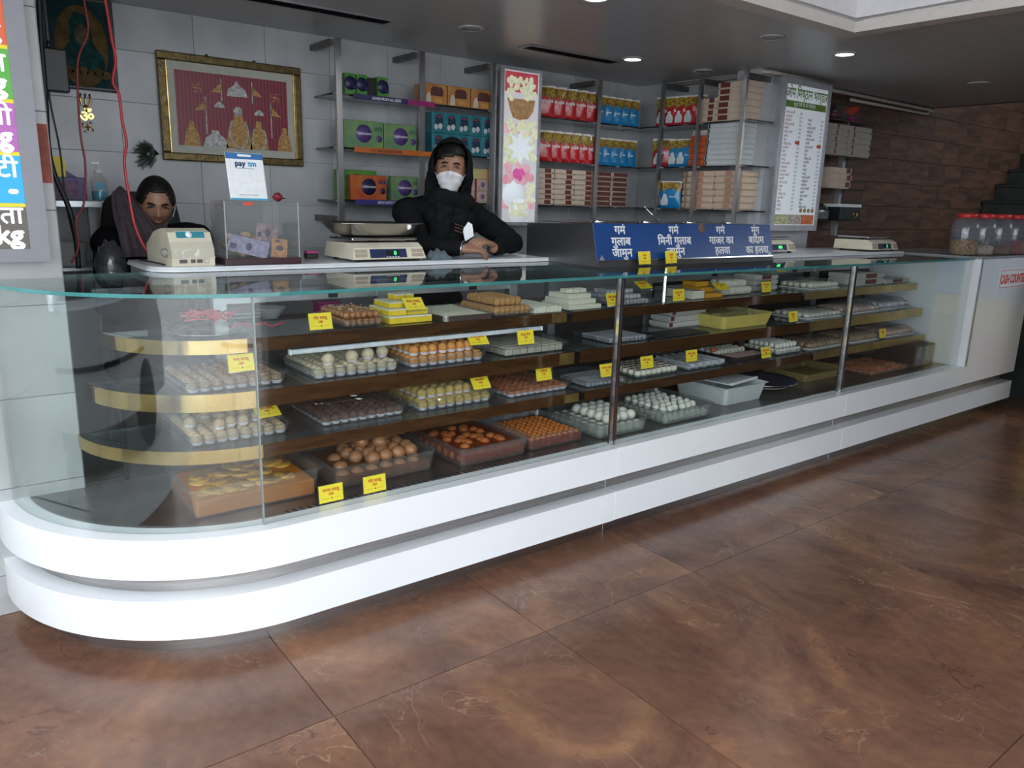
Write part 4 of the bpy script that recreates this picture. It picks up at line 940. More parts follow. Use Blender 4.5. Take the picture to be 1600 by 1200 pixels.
RAS = M('rasgulla', (.66, .65, .58), .5, var=.05, scale=30)
me = ball_mesh('rasgulla', .026, RAS, .02)
place('rasgulla', me, None, rows(2.45, 2.74, 2.49, 2.85, ZD + .005, 6, 7, skip=lambda i, j: 1 < i < 5 and 1 < j < 6), 'large white rasgulla low in the milky tray', 'large rasgulla below')
place('rasgulla', me, None, rows(2.53, 2.74, 2.53, 2.80, ZD + .045, 4, 5), 'large white rasgulla heaped in the milky tray', 'large rasgulla heaped')
tt = tray(2.88, 3.25, 2.47, 2.87, ZD, .075, 'clear tray of small white rasgulla in the middle bay')
syrup(tt, 2.897, 3.233, 2.487, 2.853, ZD + .004, ZD + .04, SYRW, 'milky syrup in the small rasgulla tray')
me = ball_mesh('rasgulla', .020, RAS, .02)
place('rasgulla', me, None, rows(2.90, 3.23, 2.49, 2.85, ZD + .005, 8, 9, skip=lambda i, j: 1 < i < 6 and 1 < j < 8), 'small white rasgulla low in the middle bay tray', 'small rasgulla below')
place('rasgulla', me, None, rows(2.93, 3.21, 2.53, 2.83, ZD + .038, 6, 6, .006), 'small white rasgulla heaped in the middle bay tray', 'small rasgulla heaped')
WTUB = M('milky_tub', (.58, .60, .60), .4, var=.05)
tray(3.46, 3.83, 2.55, 2.93, ZD, .10, 'white plastic tub with a loose lid in the middle bay', WTUB, .02, .012, 'white_tub', 'white tub')
ld = thing('tub_lid', 'loose white lid lying across the white tub', 'lid', (3.68, 2.69, ZD + .104), R(8))
MB().rbox(-.15, .15, -.09, .09, 0, .006, .003).build('plate', WHITEP, ld); MB().rbox(-.15, .15, -.09, -.075, .006, .014, .003).build('lip', WHITEP, ld)
pt = thing('thali_plate', 'wide round steel plate of milk sweet with a dark blue rim', 'plate', (4.08, 2.76, ZD + .001))
MB().lathe([(.001, 0), (.13, 0), (.19, .035), (.215, .045), (.217, .048), (.19, .040), (.13, .006), (.001, .006)], n=40).build('dish', CHROME, pt)
MB().lathe([(.192, .0415), (.213, .0485), (.214, .0500), (.192, .0435)], n=40).build('painted_rim', M('blue_enamel', (.02, .03, .07), .3), pt)
tag(MB().lathe([(.001, .03), (.10, .028), (.16, .022), (.163, .018), (.001, .008)], n=30).build('rabri', M('rabri', (.60, .56, .50), .4, var=.1, scale=20), pt), kind='stuff')
tray(4.42, 4.90, 2.66, 3.0, ZD, .05, 'shallow ochre tray at the back of the deck between the bays', M('ochre_tub', (.24, .17, .06), .5), .01, .01, 'ochre_tray', 'ochre tray')
# right bay
tray(4.98, 5.50, 2.52, 2.86, ZD, .03, 'tray of orange-red sweets in film on the deck of the right bay')
mb = MB()
for p in rows(4.99, 5.49, 2.53, 2.85, ZD + .019, 12, 8): mb.ball(p, .0195, (1, 1, .8), 8, 6)
tag(mb.build('orange_sweets', ORR), 'orange-red sweets packed in the tray on the right bay deck', 'sweet', kind='stuff')
film(4.97, 5.51, 2.51, 2.87, ZD + .0345, .012, 'clear film over the orange-red sweets in the right bay', 9)
db = thing('dark_box', 'dark brown carton wrapped in film on the deck at the right end', 'box', (5.66, 2.66, ZD))
MB().rbox(-.13, .16, -.14, .16, .0005, .16, .006).build('carton', M('dark_carton', (.035, .022, .018), .5), db); MB().rbox(-.132, .162, -.143, -.1405, .02, .15, .001, seg=1).build('wrap', FILM, db)
for k, (x0, x1, y0, y1, z, h, m, lab) in enumerate(((4.95, 5.30, 2.68, 2.95, ZB, .045, BRN, 'bagged brown sweets on the bottom shelf of the right bay'), (5.42, 5.82, 2.68, 2.95, ZB, .045, PK, 'bagged pinkish sweets on the bottom shelf of the right bay'), (4.95, 5.36, 2.73, 2.98, ZM, .04, PK, 'bagged pale sweets on the middle shelf of the right bay'), (5.40, 5.82, 2.74, 3.0, ZM, .055, SILV, 'bagged silver sweets on the middle shelf of the right bay'), (4.55, 4.88, 2.78, 3.02, ZT, .04, MILK, 'bagged white sweets on the top shelf left of the right bay'), (4.45, 4.85, 2.72, 2.98, ZM, .035, ROLL, 'bagged cream sweets on the middle shelf beside the second post'), (4.45, 4.86, 2.68, 2.95, ZB, .04, BRN, 'bagged brown sweets beside the second glass post'))):
    bag = thing('sweet_bag', lab, 'bag', ((x0 + x1) / 2, (y0 + y1) / 2, z), 0, 'bagged sweets in the right bay')
    w, d = (x1 - x0) / 2, (y1 - y0) / 2
    bx(-w, w, -d, d, .0005, .006).build('board', PAPER, bag)
    mb = MB()
    for i in range(8):
        for j in range(5): mb.ball((-w + 2 * w * (i + .5) / 8, -d + 2 * d * (j + .5) / 5, .006 + h * .42), h * .5, (1.0 * w / 8 / (h * .5), d / 5 / (h * .5), .84), 8, 6, jit=.05)
    tag(mb.build('sweets', m, bag), kind='stuff')
    MB().grid(lambda u, v: (-w * 1.03 + 2.06 * w * u, -d * 1.03 + 2.06 * d * v, .007 + (h + .008) * min(1, 7 * min(u, 1 - u, v, 1 - v)) + .006 * random.random()), 18, 14).build('film', FILM, bag)
for k in range(2): carton(.36, .22, .04, BXW, BXM, (5.30, 2.90, ZT + .0005 + .0405 * k), ('lower', 'upper')[k] + ' white box on the top shelf of the right bay', 'white boxes in the right bay')
carton(.34, .2, .03, BXW, BXM, (5.66, 2.88, ZT + .0005), 'flat white box at the end of the top shelf of the right bay', 'white boxes in the right bay')
# plate with red ribbon in the rounded end
pr = thing('ribbon_tray', 'round silver tray wrapped in film in the rounded end of the case', 'tray', (.83, 2.93, ZT))
MB().lathe([(.001, .001), (.11, .001), (.145, .010), (.147, .012), (.11, .005), (.001, .005)], n=32).build('plate', CHROME, pr)
MB().grid(lambda u, v: ((u - .5) * .27, (v - .5) * .27, .013 + .03 * max(0, 1 - 4 * ((u - .5) ** 2 + (v - .5) ** 2)) + .006 * random.random()), 14, 14).build('film', FILM, pr)
rb = MB(); RIB = M('red_ribbon', (.50, .03, .07), .35, var=.15)
for k in range(26):
    a = random.uniform(0, 6.28); rr = random.uniform(.015, .05); cx, cy = random.uniform(-.05, .07), random.uniform(-.06, .03)
    pts = [(cx + rr * math.cos(a + t * .9) * (1 + t * .08), cy + rr * math.sin(a + t * .9) * .8, .045 + .012 * abs(math.sin(t + k)) + .0010 * k) for t in [i * .5 for i in range(9)]]
    rb.tube(pts, .0028, 4)
rb.tube([(.06 + .012 * i, -.08 - .004 * i, .02 + .018 * abs(math.sin(i * .55))) for i in range(16)], .0028, 4)
tag(rb.build('ribbon', RIB, pr), kind='stuff')

# price cards
HOLD = ACRYL
def card(x, y, z, lab, tilt=-14, rz=0, w=.092, h=.064, words='मलाई', price='280'):
    t = thing('price_card', lab, 'price card', (x, y, z + .001 + .02 * math.sin(R(-tilt))), 0, 'yellow price cards', (R(tilt), 0, R(rz)))
    MB().box(-w / 2 - .003, w / 2 + .003, .0003, .003, 0, h + .004).box(-w / 2 - .003, w / 2 + .003, .003, .022, 0, .002).build('holder', HOLD, t)
    bx(-w / 2, w / 2, -.0008, .0002, .003, h + .002).build('paper', YELLOW, t)
    txt(words, .0155, REDINK, t, (0, -.0012, h * .66), bold=.02)
    txt(price, .0135, REDINK, t, (0, -.0012, h * .44), bold=.02)
    bx(-w * .40, -w * .08, -.0011, -.0008, h * .25, h * .265).build('small_print', REDINK, t)
    MB().ball((.002, -.0012, h * .26), .003, (1, .15, 1), 8, 5).build('printed_mark', INK, t)
    bx(w * .12, w * .40, -.0011, -.0008, h * .25, h * .262).build('small_print', REDINK, t)
W_ = ['गोंद लडडू', 'बेसन लडडू', 'मलाई बरफी', 'काजू रोल', 'चना लडडू', 'मेवा लडडू', 'राजभोग', 'नारीयल', 'मगज लडडू']
cards = [(1.195, 2.742, ZT, 'yellow price card left of the brown balls on the top shelf', -14, 0), (1.64, 2.79, ZT + .034, 'yellow price card leaning on the yellow barfi pile', -45, 0), (1.915, 2.715, ZM + .05, 'yellow price card leaning on the orange laddu heap', -50, -8), (2.15, 2.688, ZM + .046, 'yellow price card on the bag of pale square barfis', -12, 0), (.885, 2.735, ZM + .052, 'yellow price card on the brown nutty laddus', -10, 0), (.975, 2.72, ZB + .05, 'yellow price card tilted on the left beige laddu tray', -55, 6), (1.912, 2.685, ZB + .050, 'yellow price card leaning on the film over the yellow laddus', -38, 0), (2.275, 2.70, ZB + .05, 'yellow price card on the orange-red sweets', -12, 0), (1.087, 2.452, ZD, 'yellow price card standing before the orange syrup tray', -6, 0), (1.261, 2.452, ZD, 'yellow price card standing before the brown syrup tray', -6, 0),
 (2.745, 2.745, ZT, 'yellow price card behind the first glass post on the top shelf', -16, 8), (3.02, 2.78, ZT + .06, 'yellow price card lying on the silver bars of the top shelf', -60, 0), (3.235, 2.745, ZT, 'yellow price card right of the glowing strip', -8, 0), (3.63, 2.755, ZT + .028, 'yellow price card leaning on the orange barfi pile', -60, -10), (4.10, 2.80, ZT, 'yellow price card before the white boxes on the top shelf', -10, 0), (4.33, 2.86, ZT + .10, 'yellow price card lying on the white boxes of the top shelf', -60, 0), (4.25, 2.69, ZM, 'yellow price card at the right end of the middle shelf', -12, 0), (2.635, 2.645, ZB + .036, 'yellow price card on the silver sweets beside the post', -16, 0), (2.935, 2.665, ZB + .043, 'yellow price card on the chocolate topped sweets', -10, 0), (3.29, 2.67, ZB + .042, 'yellow price card on the silver leaf bars', -8, 0), (3.94, 2.645, ZB, 'yellow price card before the mixed sweet tray', -14, 0), (5.34, 2.67, ZB, 'yellow price card on the bottom shelf of the right bay', -10, 0)]
for k, (x, y, z, lab, tl, rz) in enumerate(cards): card(x, y, z, lab, tl, rz, words=W_[k % 9], price=('280', '360', '440', '520')[k % 4])
# things on the service ledge behind the case
bw = thing('steel_bowl', 'pale bowl on the ledge behind the case near the top glass', 'bowl', (1.22, 3.36, .956))
MB().lathe([(.03, 0), (.035, .01), (.075, .06), (.077, .062), (.07, .06), (.03, .014), (.001, .012)], n=28).build('dish', WHITEP, bw)
pb = thing('pink_tub', 'small pink tub on the ledge behind the case', 'tub', (1.50, 3.38, .956))
MB().rbox(-.05, .05, -.04, .04, .0005, .06, .006).build('tub', M('pink_plastic', (.50, .06, .24), .4), pb); MB().rbox(-.053, .053, -.043, .043, .0605, .072, .004).build('lid', M('pink_plastic'), pb)
ns = thing('steel_trays', 'stack of thin steel trays on the ledge behind the case', 'trays', (1.05, 3.36, .956))
for k in range(4): link('flat_tray', MB().rbox(-.10, .10, -.1, .1, .0005 + .016 * k, .010 + .016 * k, .002, seg=1).mesh('flat_tray', ALU), ns)

# ---------------------------------------------------------------- wall shelves behind the counter
SHD = M('smoked_shelf_glass', (.012, .014, .016), .12, var=.1, coat=.4)
SZ = (1.485, 1.785, 2.08)
POSTM = M('dull_steel_post', (.50, .49, .49), .28, 1, var=.1, stretch=(1, 1, .1))
def unit(name, lab, posts, shelves, along='x', depth=.265):
    u = thing(name, lab, 'shelving')
    for p in posts:
        if along == 'x':
            MB().box(p - .018, p + .018, 4.315, 4.335, 1.34, 2.37).build('post', POSTM, u)
            for z in ((2.33, 1.36) if p < 2.1 else (2.33,)): bx(p - .05, p - .015, 4.335, 4.597, z, z + .032).build('bracket', M('bracket_steel', (.13, .125, .12), .4, .7), u)
        else:
            MB().box(4.505, 4.527, p - .014, p + .014, 1.30, 2.40).build('post', POSTM, u)
            for z in (2.34,): bx(4.527, 4.779, p - .012, p + .012, z, z + .035).build('bracket', M('bracket_steel'), u)
    for s in shelves: bx(*s).build('shelf', SHD, u)
    return u
ua = unit('wall_shelving', 'steel posted glass shelves with chocolate boxes left of the light box', (2.030, 2.578, 3.119), [(2.0, 3.155, 4.336, 4.596, z - .010, z) for z in SZ])
NAVY = M('navy_strip', (.03, .02, .09), .4); MAG = M('magenta_strip', (.30, .02, .13), .4); ORS = M('orange_strip', (.52, .13, .02), .4); BLS = M('blue_strip', (.045, .04, .22), .4)
for z, m1, m2, w, ink, xm in ((2.083, NAVY, MAG, 'GOOD FROM ALL SIDES', PAPER, 2.37), (1.788, ORS, ORS, 'TRY OREO SANDWICHED', M('dark_brown_ink', (.06, .02, .02), .5), 2.37), (1.488, BLS, BLS, 'SERVE WITH TEA', PAPER, 2.37)):
    x0, x1 = 2.115, 2.665
    st_ = thing('shelf_strip', {'G': 'navy and magenta advert strip on the highest shelf edge', 'T': 'orange advert strip on the middle shelf edge', 'S': 'blue advert strip on the lowest shelf edge behind the standing man'}[w[0]], 'sign', (x0, 4.310, z - .028), 0, 'advert strips on the shelf edges')
    MB().box(0, .36, 0, .004, 0, .030).build('strip', m1, st_); bx(.3601, x1 - x0, 0, .004, 0, .030).build('strip_end', m2, st_)
    txt(w, .022, ink, st_, (.215, -.0006, .007), bold=.02, sx=.82)
def gift(x0, x1, z, h, c1, c2, disc, lab, y=4.36, word='Celebrations', depth=.05, name='chocolate_box', group='chocolate gift boxes', small=False):
    t = thing(name, lab, 'box', ((x0 + x1) / 2, y, z), 0, group); w = (x1 - x0) / 2
    MB().rbox(-w, w, 0, depth, .0005, h, .003, seg=1).build('carton', M(c1[0], c1[1], .4, col2=c1[2], scale=14), t)
    dx = -.0 if not small else 0
    MB().lathe([(.001, 0), (h * .33, 0), (h * .33, .0008), (.001, .0012)], (dx, -.0001, h * .54), 28, axis='y').build('printed_disc', disc, t)
    if word: txt(word, h * .15 if not small else h * .12, PAPER, t, (dx, -.0018, h * .50), sx=.82)
    MB().lathe([(.001, 0), (h * .12, 0), (h * .12, .0008), (.001, .001)], (w * .78, -.0001, h * .38), 16, axis='y').build('printed_seal', disc, t)
    for k in range(3): bx(w * .58 + k * w * .13, w * .66 + k * w * .13, -.0006, -.0001, h * .66, h * .80).build('printed_mark', c2, t)
PUR = M('purple_print', (.10, .055, .20), .4); NVP = M('navy_print', (.02, .02, .07), .4)
GRN = ('box_lime', (.11, .22, .13), (.19, .30, .09)); GRN2 = ('box_green', (.04, .20, .03), (.12, .32, .05)); RED = ('box_orange_red', (.42, .06, .02), (.55, .16, .03))
GD = M('dark_green_print', (.03, .10, .04), .4)
gift(2.072, 2.332, 1.7855, .158, GRN, GD, PUR, 'lime gift box with purple disc, left on the middle shelf')
gift(2.338, 2.562, 1.7855, .155, GRN, GD, PUR, 'lime gift box with purple disc, right on the middle shelf')
gift(2.062, 2.325, 1.4855, .178, GRN2, GD, NVP, 'green gift box standing behind the orange-red one', 4.44, None)
gift(2.112, 2.350, 1.4855, .148, RED, NVP, NVP, 'orange-red gift box with navy disc on the lowest shelf')
gift(2.384, 2.572, 1.4855, .150, GRN, GD, PUR, 'lime gift box beside the standing man on the lowest shelf')
for k, x in enumerate((2.085, 2.160, 2.295)): gift(x, x + .068, 2.0805, .118, GRN2, GD, NVP, ('left', 'middle', 'right')[k] + ' small green chocolate pack on the highest shelf', 4.355, None, .12, 'chocolate_pack', 'small green packs', True)
tag(MB().rbox(2.235, 2.288, 4.37, 4.48, 2.0805, 2.19, .003, seg=1).build('chocolate_pack', BLACK), 'black chocolate pack between the small green packs', 'box')
ORB_ = M('box_orange', (.40, .16, .04), .45, col2=(.52, .26, .08), scale=12)
BRP = M('brown_print', (.10, .03, .03), .5); SKP = M('cream_print', (.62, .52, .42), .5)
for k in range(3):
    t = thing('sweet_carton', ('left', 'middle', 'right')[k] + ' orange sweet carton on the highest shelf', 'box', (2.70 + .178 * k, 4.36, 2.0805), 0, 'orange cartons')
    MB().rbox(-.085, .085, 0, .12, .0005, .122, .003, seg=1).build('carton', ORB_, t)
    MB().prism([(-.045, 0), (.045, 0), (.045, .04), (.03, .055), (-.03, .055), (-.045, .04)], 0, .0008).build('printed_arch', BRP, t, (.01, -.0001, .05), (PI / 2, 0, 0))
    MB().prism([(-.02, 0), (.02, 0), (.017, .04), (.006, .062), (-.006, .062), (-.017, .04)], 0, .0010).build('printed_figure', SKP, t, (-.052, -.0001, .006), (PI / 2, 0, 0))
    bx(-.01, .05, -.0008, -.0001, .012, .035).build('printed_patch', M('amber_print', (.55, .30, .08), .5), t)
TEA = M('box_teal', (.015, .14, .17), .4, col2=(.03, .22, .26), scale=14); NVT = M('deep_teal_print', (.012, .035, .07), .4); WHP = M('white_print', (.52, .56, .56), .5, var=.2)
for j in range(2):
    for k in range(5):
        t = thing('dessert_carton', 'teal dessert carton in the %s row, number %s from the left' % (('lower', 'upper')[j], ('one', 'two', 'three', 'four', 'five')[k]), 'box', (2.722 + .0955 * k, 4.36, 1.7855 + .1265 * j), 0, 'teal dessert cartons')
        MB().rbox(-.0465, .0465, 0, .14, .0005, .126, .0025, seg=1).build('carton', TEA, t)
        MB().prism([(-.03, 0), (.03, 0), (.03, .06), (.015, .085), (-.015, .085), (-.03, .06)], 0, .0008).build('printed_arch', NVT, t, (.004, -.0001, .026), (PI / 2, 0, 0))
        MB().ball((.014, -.001, .042), .018, (1, .06, 1), 10, 6).build('printed_sweet', WHP, t); MB().ball((-.018, -.001, .036), .015, (1, .06, 1.2), 10, 6).build('printed_cup', WHP, t)
        bx(-.012, .016, -.0016, -.0008, .094, .103).build('printed_logo', M('red_print', (.35, .03, .03), .5), t)
BEG = M('gift_beige', (.50, .40, .34), .5, var=.15, scale=30); RIBB = M('red_band', (.38, .03, .03), .4)
for j in range(2):
    for k in range(2):
        t = thing('gift_packet', 'beige gift packet with red bands, %s %s of four by the light box' % (('lower', 'upper')[j], ('left', 'right')[k]), 'box', (2.952 + .118 * k, 4.36, 1.4855 + .078 * j), 0, 'beige gift packets')
        MB().rbox(-.056, .056, 0, .1, .0005, .0775, .003, seg=1).build('packet', BEG, t); MB().box(-.057, -.048, -.001, .099, .001, .077).build('band', RIBB, t)
        MB().lathe([(.001, 0), (.016, 0), (.016, .0008), (.001, .001)], (0, -.0001, .042), 16, axis='y').build('printed_seal', M('violet_print', (.25, .10, .30), .5), t)
for x0, x1, c, lab in ((2.90, 2.945, M('violet_box', (.30, .12, .42), .4), 'small violet box on top of the beige gift packets'), (2.955, 3.125, M('pastel_box', (.50, .52, .20), .4, col2=(.62, .40, .20), scale=9), 'pastel yellow box on top of the beige gift packets')):
    tag(MB().rbox(x0, x1, 4.37, 4.46, 1.6425, 1.708, .003, seg=1).build('small_box', c), lab, 'box')

# backlit sweets picture
LB = thing('light_box', 'tall backlit picture panel of white sweets between the shelves', 'light box', (3.155, 4.290, 1.345))
MB().box(0, .335, .002, .022, 0, 1.015).build('case', ALU, LB)
FR = M('light_box_frame', (.50, .50, .54), .35, .5)
MB().box(0, .335, -.006, .002, 0, .022).box(0, .335, -.006, .002, .993, 1.015).box(0, .022, -.006, .002, .022, .993).box(.313, .335, -.006, .002, .022, .993).build('frame', FR, LB)
def glow(name, c, e=.45, **k): return M(name, c, .5, emit=e, **k)
bx(.022, .313, .0, .002, .022, .993).build('picture_panel', glow('lit_panel', (.62, .60, .62), .40, var=.05, scale=4), LB)
PINKL = glow('lit_pink', (.66, .28, .34), col2=(.74, .46, .50), scale=14); REDL = glow('lit_red', (.45, .06, .08)); BASK = glow('lit_basket', (.24, .13, .06), col2=(.36, .22, .10), scale=40); POPC = glow('lit_cream', (.58, .60, .38), col2=(.74, .74, .56), scale=30); LEAF = glow('lit_white', (.70, .76, .80), .5, var=.04)
bx(.030, .305, -.0012, 0, .86, .985).build('printed_cloth', REDL, LB); bx(.030, .305, -.0012, 0, .60, .66).build('printed_petals', PINKL, LB); bx(.030, .305, -.0012, 0, .11, .17).build('printed_petals', PINKL, LB)
MB().prism([(.07, .76), (.10, .70), (.16, .685), (.23, .70), (.27, .75), (.285, .82), (.05, .82)], 0, .0018).build('printed_basket', BASK, LB, (0, -.0001, 0), (PI / 2, 0, 0))
def blobs(x0, x1, z0, z1, n, r, mat, y=-.002):
    mb = MB()
    for _ in range(n): mb.ball((random.uniform(x0, x1), y, random.uniform(z0, z1)), r * random.uniform(.7, 1.2), (1, .12, 1), 8, 5)
    return tag(mb.build('printed_sweets', mat, LB), kind='stuff')
blobs(.06, .28, .82, .95, 60, .018, POPC); blobs(.04, .30, .60, .68, 30, .02, POPC); blobs(.04, .30, .42, .60, 60, .02, POPC); blobs(.05, .29, .29, .39, 16, .035, PINKL); blobs(.12, .22, .31, .36, 5, .03, glow('lit_magenta', (.62, .10, .34)), -.004)
for k in range(8):
    a = k * PI / 4; c, s_ = math.cos(a), math.sin(a)
    pts = [(0, 0), (.055, .022), (.115, 0), (.055, -.022)]
    MB().prism([(.17 + x * c - y * s_, .51 + (x * s_ + y * c)) for x, y in pts], .0025, .0045).build('printed_barfi', LEAF, LB, (0, -.0001, 0), (PI / 2, 0, 0))
MB().lathe([(.001, 0), (.09, 0), (.09, .001), (.001, .0012)], (.12, -.0022, .20), 28, axis='y').build('printed_plate', LEAF, LB)
MB().lathe([(.001, 0), (.085, 0), (.085, .001), (.001, .0012)], (.17, -.0025, .095), 28, axis='y').build('printed_bowl', LEAF, LB)
blobs(.10, .24, .06, .15, 60, .012, POPC, -.005); blobs(.22, .30, .15, .27, 24, .013, POPC, -.005)

# ---------------------------------------------------------------- snack bags
unit('wall_shelving', 'glass shelves with snack bags right of the light box', (4.06,), [(3.487, 4.50, 4.336, 4.596, z - .010, z) for z in SZ])
unit('wall_shelving', 'glass shelves with boxes on the return wall beside the menu', (4.125, 3.777, 3.405), [(4.528, 4.778, 3.345, 4.55, z - .010, z) for z in SZ], 'y')
def bag_mat(name, c):
    m, nt, b = nodes(name)
    tc = nt.nodes.new('ShaderNodeTexCoord'); sp = nt.nodes.new('ShaderNodeSeparateXYZ'); nt.links.new(tc.outputs['Object'], sp.inputs[0])
    nz = nt.nodes.new('ShaderNodeTexNoise'); nz.inputs['Scale'].default_value = 60; nt.links.new(tc.outputs['Object'], nz.inputs['Vector'])
    ab = nt.nodes.new('ShaderNodeMath'); ab.operation = 'MULTIPLY'; nt.links.new(sp.outputs['X'], ab.inputs[0]); nt.links.new(sp.outputs['X'], ab.inputs[1])
    k = nt.nodes.new('ShaderNodeMath'); k.operation = 'MULTIPLY_ADD'; k.inputs[1].default_value = 5.0; nt.links.new(ab.outputs[0], k.inputs[0]); nt.links.new(sp.outputs['Z'], k.inputs[2])
    gt = nt.nodes.new('ShaderNodeMath'); gt.operation = 'GREATER_THAN'; gt.inputs[1].default_value = .142; nt.links.new(k.outputs[0], gt.inputs[0])
    cr = nt.nodes.new('ShaderNodeValToRGB'); cr.color_ramp.elements[0].position = .4; cr.color_ramp.elements[1].position = .6
    cr.color_ramp.elements[0].color = (.16, .085, .015, 1); cr.color_ramp.elements[1].color = (.48, .32, .05, 1); nt.links.new(nz.outputs['Fac'], cr.inputs[0])
    mx = nt.nodes.new('ShaderNodeMix'); mx.data_type = 'RGBA'; nt.links.new(gt.outputs[0], mx.inputs[0]); mx.inputs[6].default_value = (*c, 1); nt.links.new(cr.outputs[0], mx.inputs[7])
    nt.links.new(mx.outputs[2], b.inputs['Base Color']); b.inputs['Roughness'].default_value = .28; b.inputs['Coat Weight'].default_value = .3
    return m
BAGR, BAGB = bag_mat('red_snack_bag', (.46, .015, .02)), bag_mat('blue_snack_bag', (.01, .20, .44))
def pouch_mesh(name, mat, w=.17, h=.205, d=.036, sd=1):
    rnd = random.Random(sd)
    ph = [rnd.uniform(0, 6) for _ in range(4)]
    def side(s):
        def fn(u, v):
            x = (u - .5) * w * (1 - .05 * math.sin(v * PI)); z = .0005 + v * h
            e = (1 - (2 * u - 1) ** 4) * max(0, math.sin(min(1, v * 1.06) * PI)) ** .55 if v < .94 else 0
            return (x, s * (d / 2 * e + .002 * math.sin(u * 19 + ph[0]) * math.sin(v * 14 + ph[1]) * e + .0006), z)
        return fn
    mb = MB().grid(side(-1), 12, 14).grid(side(1), 12, 14, flip=True)
    return mb.mesh(name, mat)
PM = {('r', k): pouch_mesh('pouch', BAGR, sd=k) for k in range(2)}; PM.update({('b', k): pouch_mesh('pouch', BAGB, .155, .195, sd=k + 5) for k in range(2)})
SEAL = M('bag_seal', (.62, .60, .55), .35)
FIGM = MB().prism([(-.026, 0), (.024, 0), (.028, .035), (.016, .062), (.012, .078), (-.002, .084), (-.014, .076), (-.016, .06), (-.028, .036)], 0, .0008).mesh('printed_figure', M('white_print'))
def bag(c, x, y, z, rz, lab, group, text=False):
    t = thing('snack_bag', lab, 'snack bag', (x, y, z), rz, group)
    link('pouch', PM[(c, random.randint(0, 1))], t)
    h = .205 if c == 'r' else .195; w = .17 if c == 'r' else .155
    bx(-w / 2, w / 2, -.002, .002, h * .945, h + .004).build('seal', SEAL, t)
    link('printed_figure', FIGM, t, (-.045, -.0178, .022), (PI / 2, 0, 0))
    if c == 'r': txt('bhujia', .034, PAPER, t, (.028, -.0192, .098), bold=.02)
    else: bx(-.01, .05, -.0192, -.0185, .08, .088).build('printed_line', M('white_print'), t)
LR = 'red and gold snack bag, %s from the light box on the %s shelf'; LBU = 'blue and gold snack bag, %s from the red bags on the %s shelf'
ORD = ('first', 'second', 'third', 'fourth', 'fifth', 'sixth')
for k in range(5): bag('r', 3.60 + .102 * k, 4.40, 2.0805, R(-32 if k else -32), LR % (ORD[k], 'highest'), 'red snack bags on the highest shelf')
for k in range(5): bag('b', 4.125 + .086 * k, 4.42, 2.0805, R(-32), LBU % (ORD[k], 'highest'), 'blue snack bags on the highest shelf')
for k in range(6): bag('r', 3.59 + .088 * k, 4.40, 1.7855, R(-34), LR % (ORD[k], 'middle'), 'red snack bags on the middle shelf')
for k in range(5): bag('b', 4.125 + .084 * k, 4.42, 1.7855, R(-32), LBU % (ORD[k], 'middle'), 'blue snack bags on the middle shelf')
# return wall: fronts face the counter end
A = R(-68)
for k in range(4): bag('r', 4.59 + .016 * k, 4.145 - .075 * k, 2.0805, A, 'red and gold snack bag, %s in the corner row of the highest shelf' % ORD[k], 'red snack bags in the corner, highest shelf')
bag('r', 4.60, 4.16, 1.7855, R(-52), 'red and gold snack bag alone in the corner of the middle shelf', 'corner bags')
for k in range(2): bag('b', 4.60, 4.01 - .08 * k, 1.7855, A, 'blue snack bag, %s in the corner of the middle shelf' % ORD[k], 'blue snack bags in the corner, middle shelf')
for k in range(2): bag('b', 4.59 - .012 * k, 4.12 - .085 * k, 1.4855, A, 'blue snack bag, %s in the corner of the lowest shelf' % ORD[k], 'blue snack bags in the corner, lowest shelf')
# flat sweet boxes
def stack(n, w, d, h, m1, m2, x, y, z, rz, lab, group, strip=(.55, .85), j=.004):
    for k in range(n):
        t = carton(w, d, h, m1, m2, (x + random.uniform(-j, j), y + random.uniform(-j, j), z + .0005 + (h + .0004) * k), lab % ('lowest' if k == 0 else 'topmost' if k == n - 1 else ORD[k] if k < 6 else 'seventh'), group, rz, strip)
MAR = M('maroon_print', (.13, .03, .025), .5)
BXD = M('carton_dark_maroon', (.13, .045, .04), .55, var=.15)  # dark maroon front of the corner box stacks
for i, x in enumerate((3.592, 3.786, 3.980)): stack(7, .19, .16, .0355, BXC, MAR, x, 4.43, 1.485, 0, '%s cream box of the ' + ('left', 'middle', 'right')[i] + ' stack under the snack bags', 'cream sweet boxes on the lowest shelf')
for i, x in enumerate((4.175, 4.345)): stack(7, .165, .15, .0355, BXC, BXD, x, 4.43, 1.485, 0, '%s maroon fronted box of the ' + ('left', 'right')[i] + ' corner stack', 'maroon sweet boxes on the lowest shelf', (.05, .95))
Q = -PI / 2
stack(4, .15, .16, .0405, BXC, MAR, 4.63, 3.735, 2.08, Q, '%s cream box of the small stack on the corner top shelf', 'cream boxes on the corner top shelf')
stack(6, .25, .17, .042, BXC, MAR, 4.63, 3.53, 2.08, Q, '%s cream box of the tall stack on the corner top shelf', 'tall cream stack on the corner top shelf', (.08, .40))
stack(5, .14, .16, .042, M('carton_orange', (.50, .09, .02), .5, var=.1), M('violet_print'), 4.63, 3.80, 1.785, Q, '%s orange box of the stack on the corner middle shelf', 'orange boxes on the corner middle shelf', (.3, .7))
stack(1, .14, .15, .034, BXW, MAR, 4.63, 3.80, 1.785 + .2125, Q, '%s white box lying on the orange stack', 'white box on orange stack', (.05, .12))
stack(8, .29, .17, .0352, M('carton_bluish_white', (.56, .60, .60), .5, var=.04), M('black_ink'), 4.63, 3.575, 1.785, Q, '%s white box of the tall stack on the corner middle shelf', 'white boxes on the corner middle shelf', (.02, .07))
BXP = M('carton_patterned', (.50, .38, .28), .55, col2=(.60, .47, .35), scale=25); PRT = M('pink_brown_print', (.42, .22, .15), .5, var=.2)
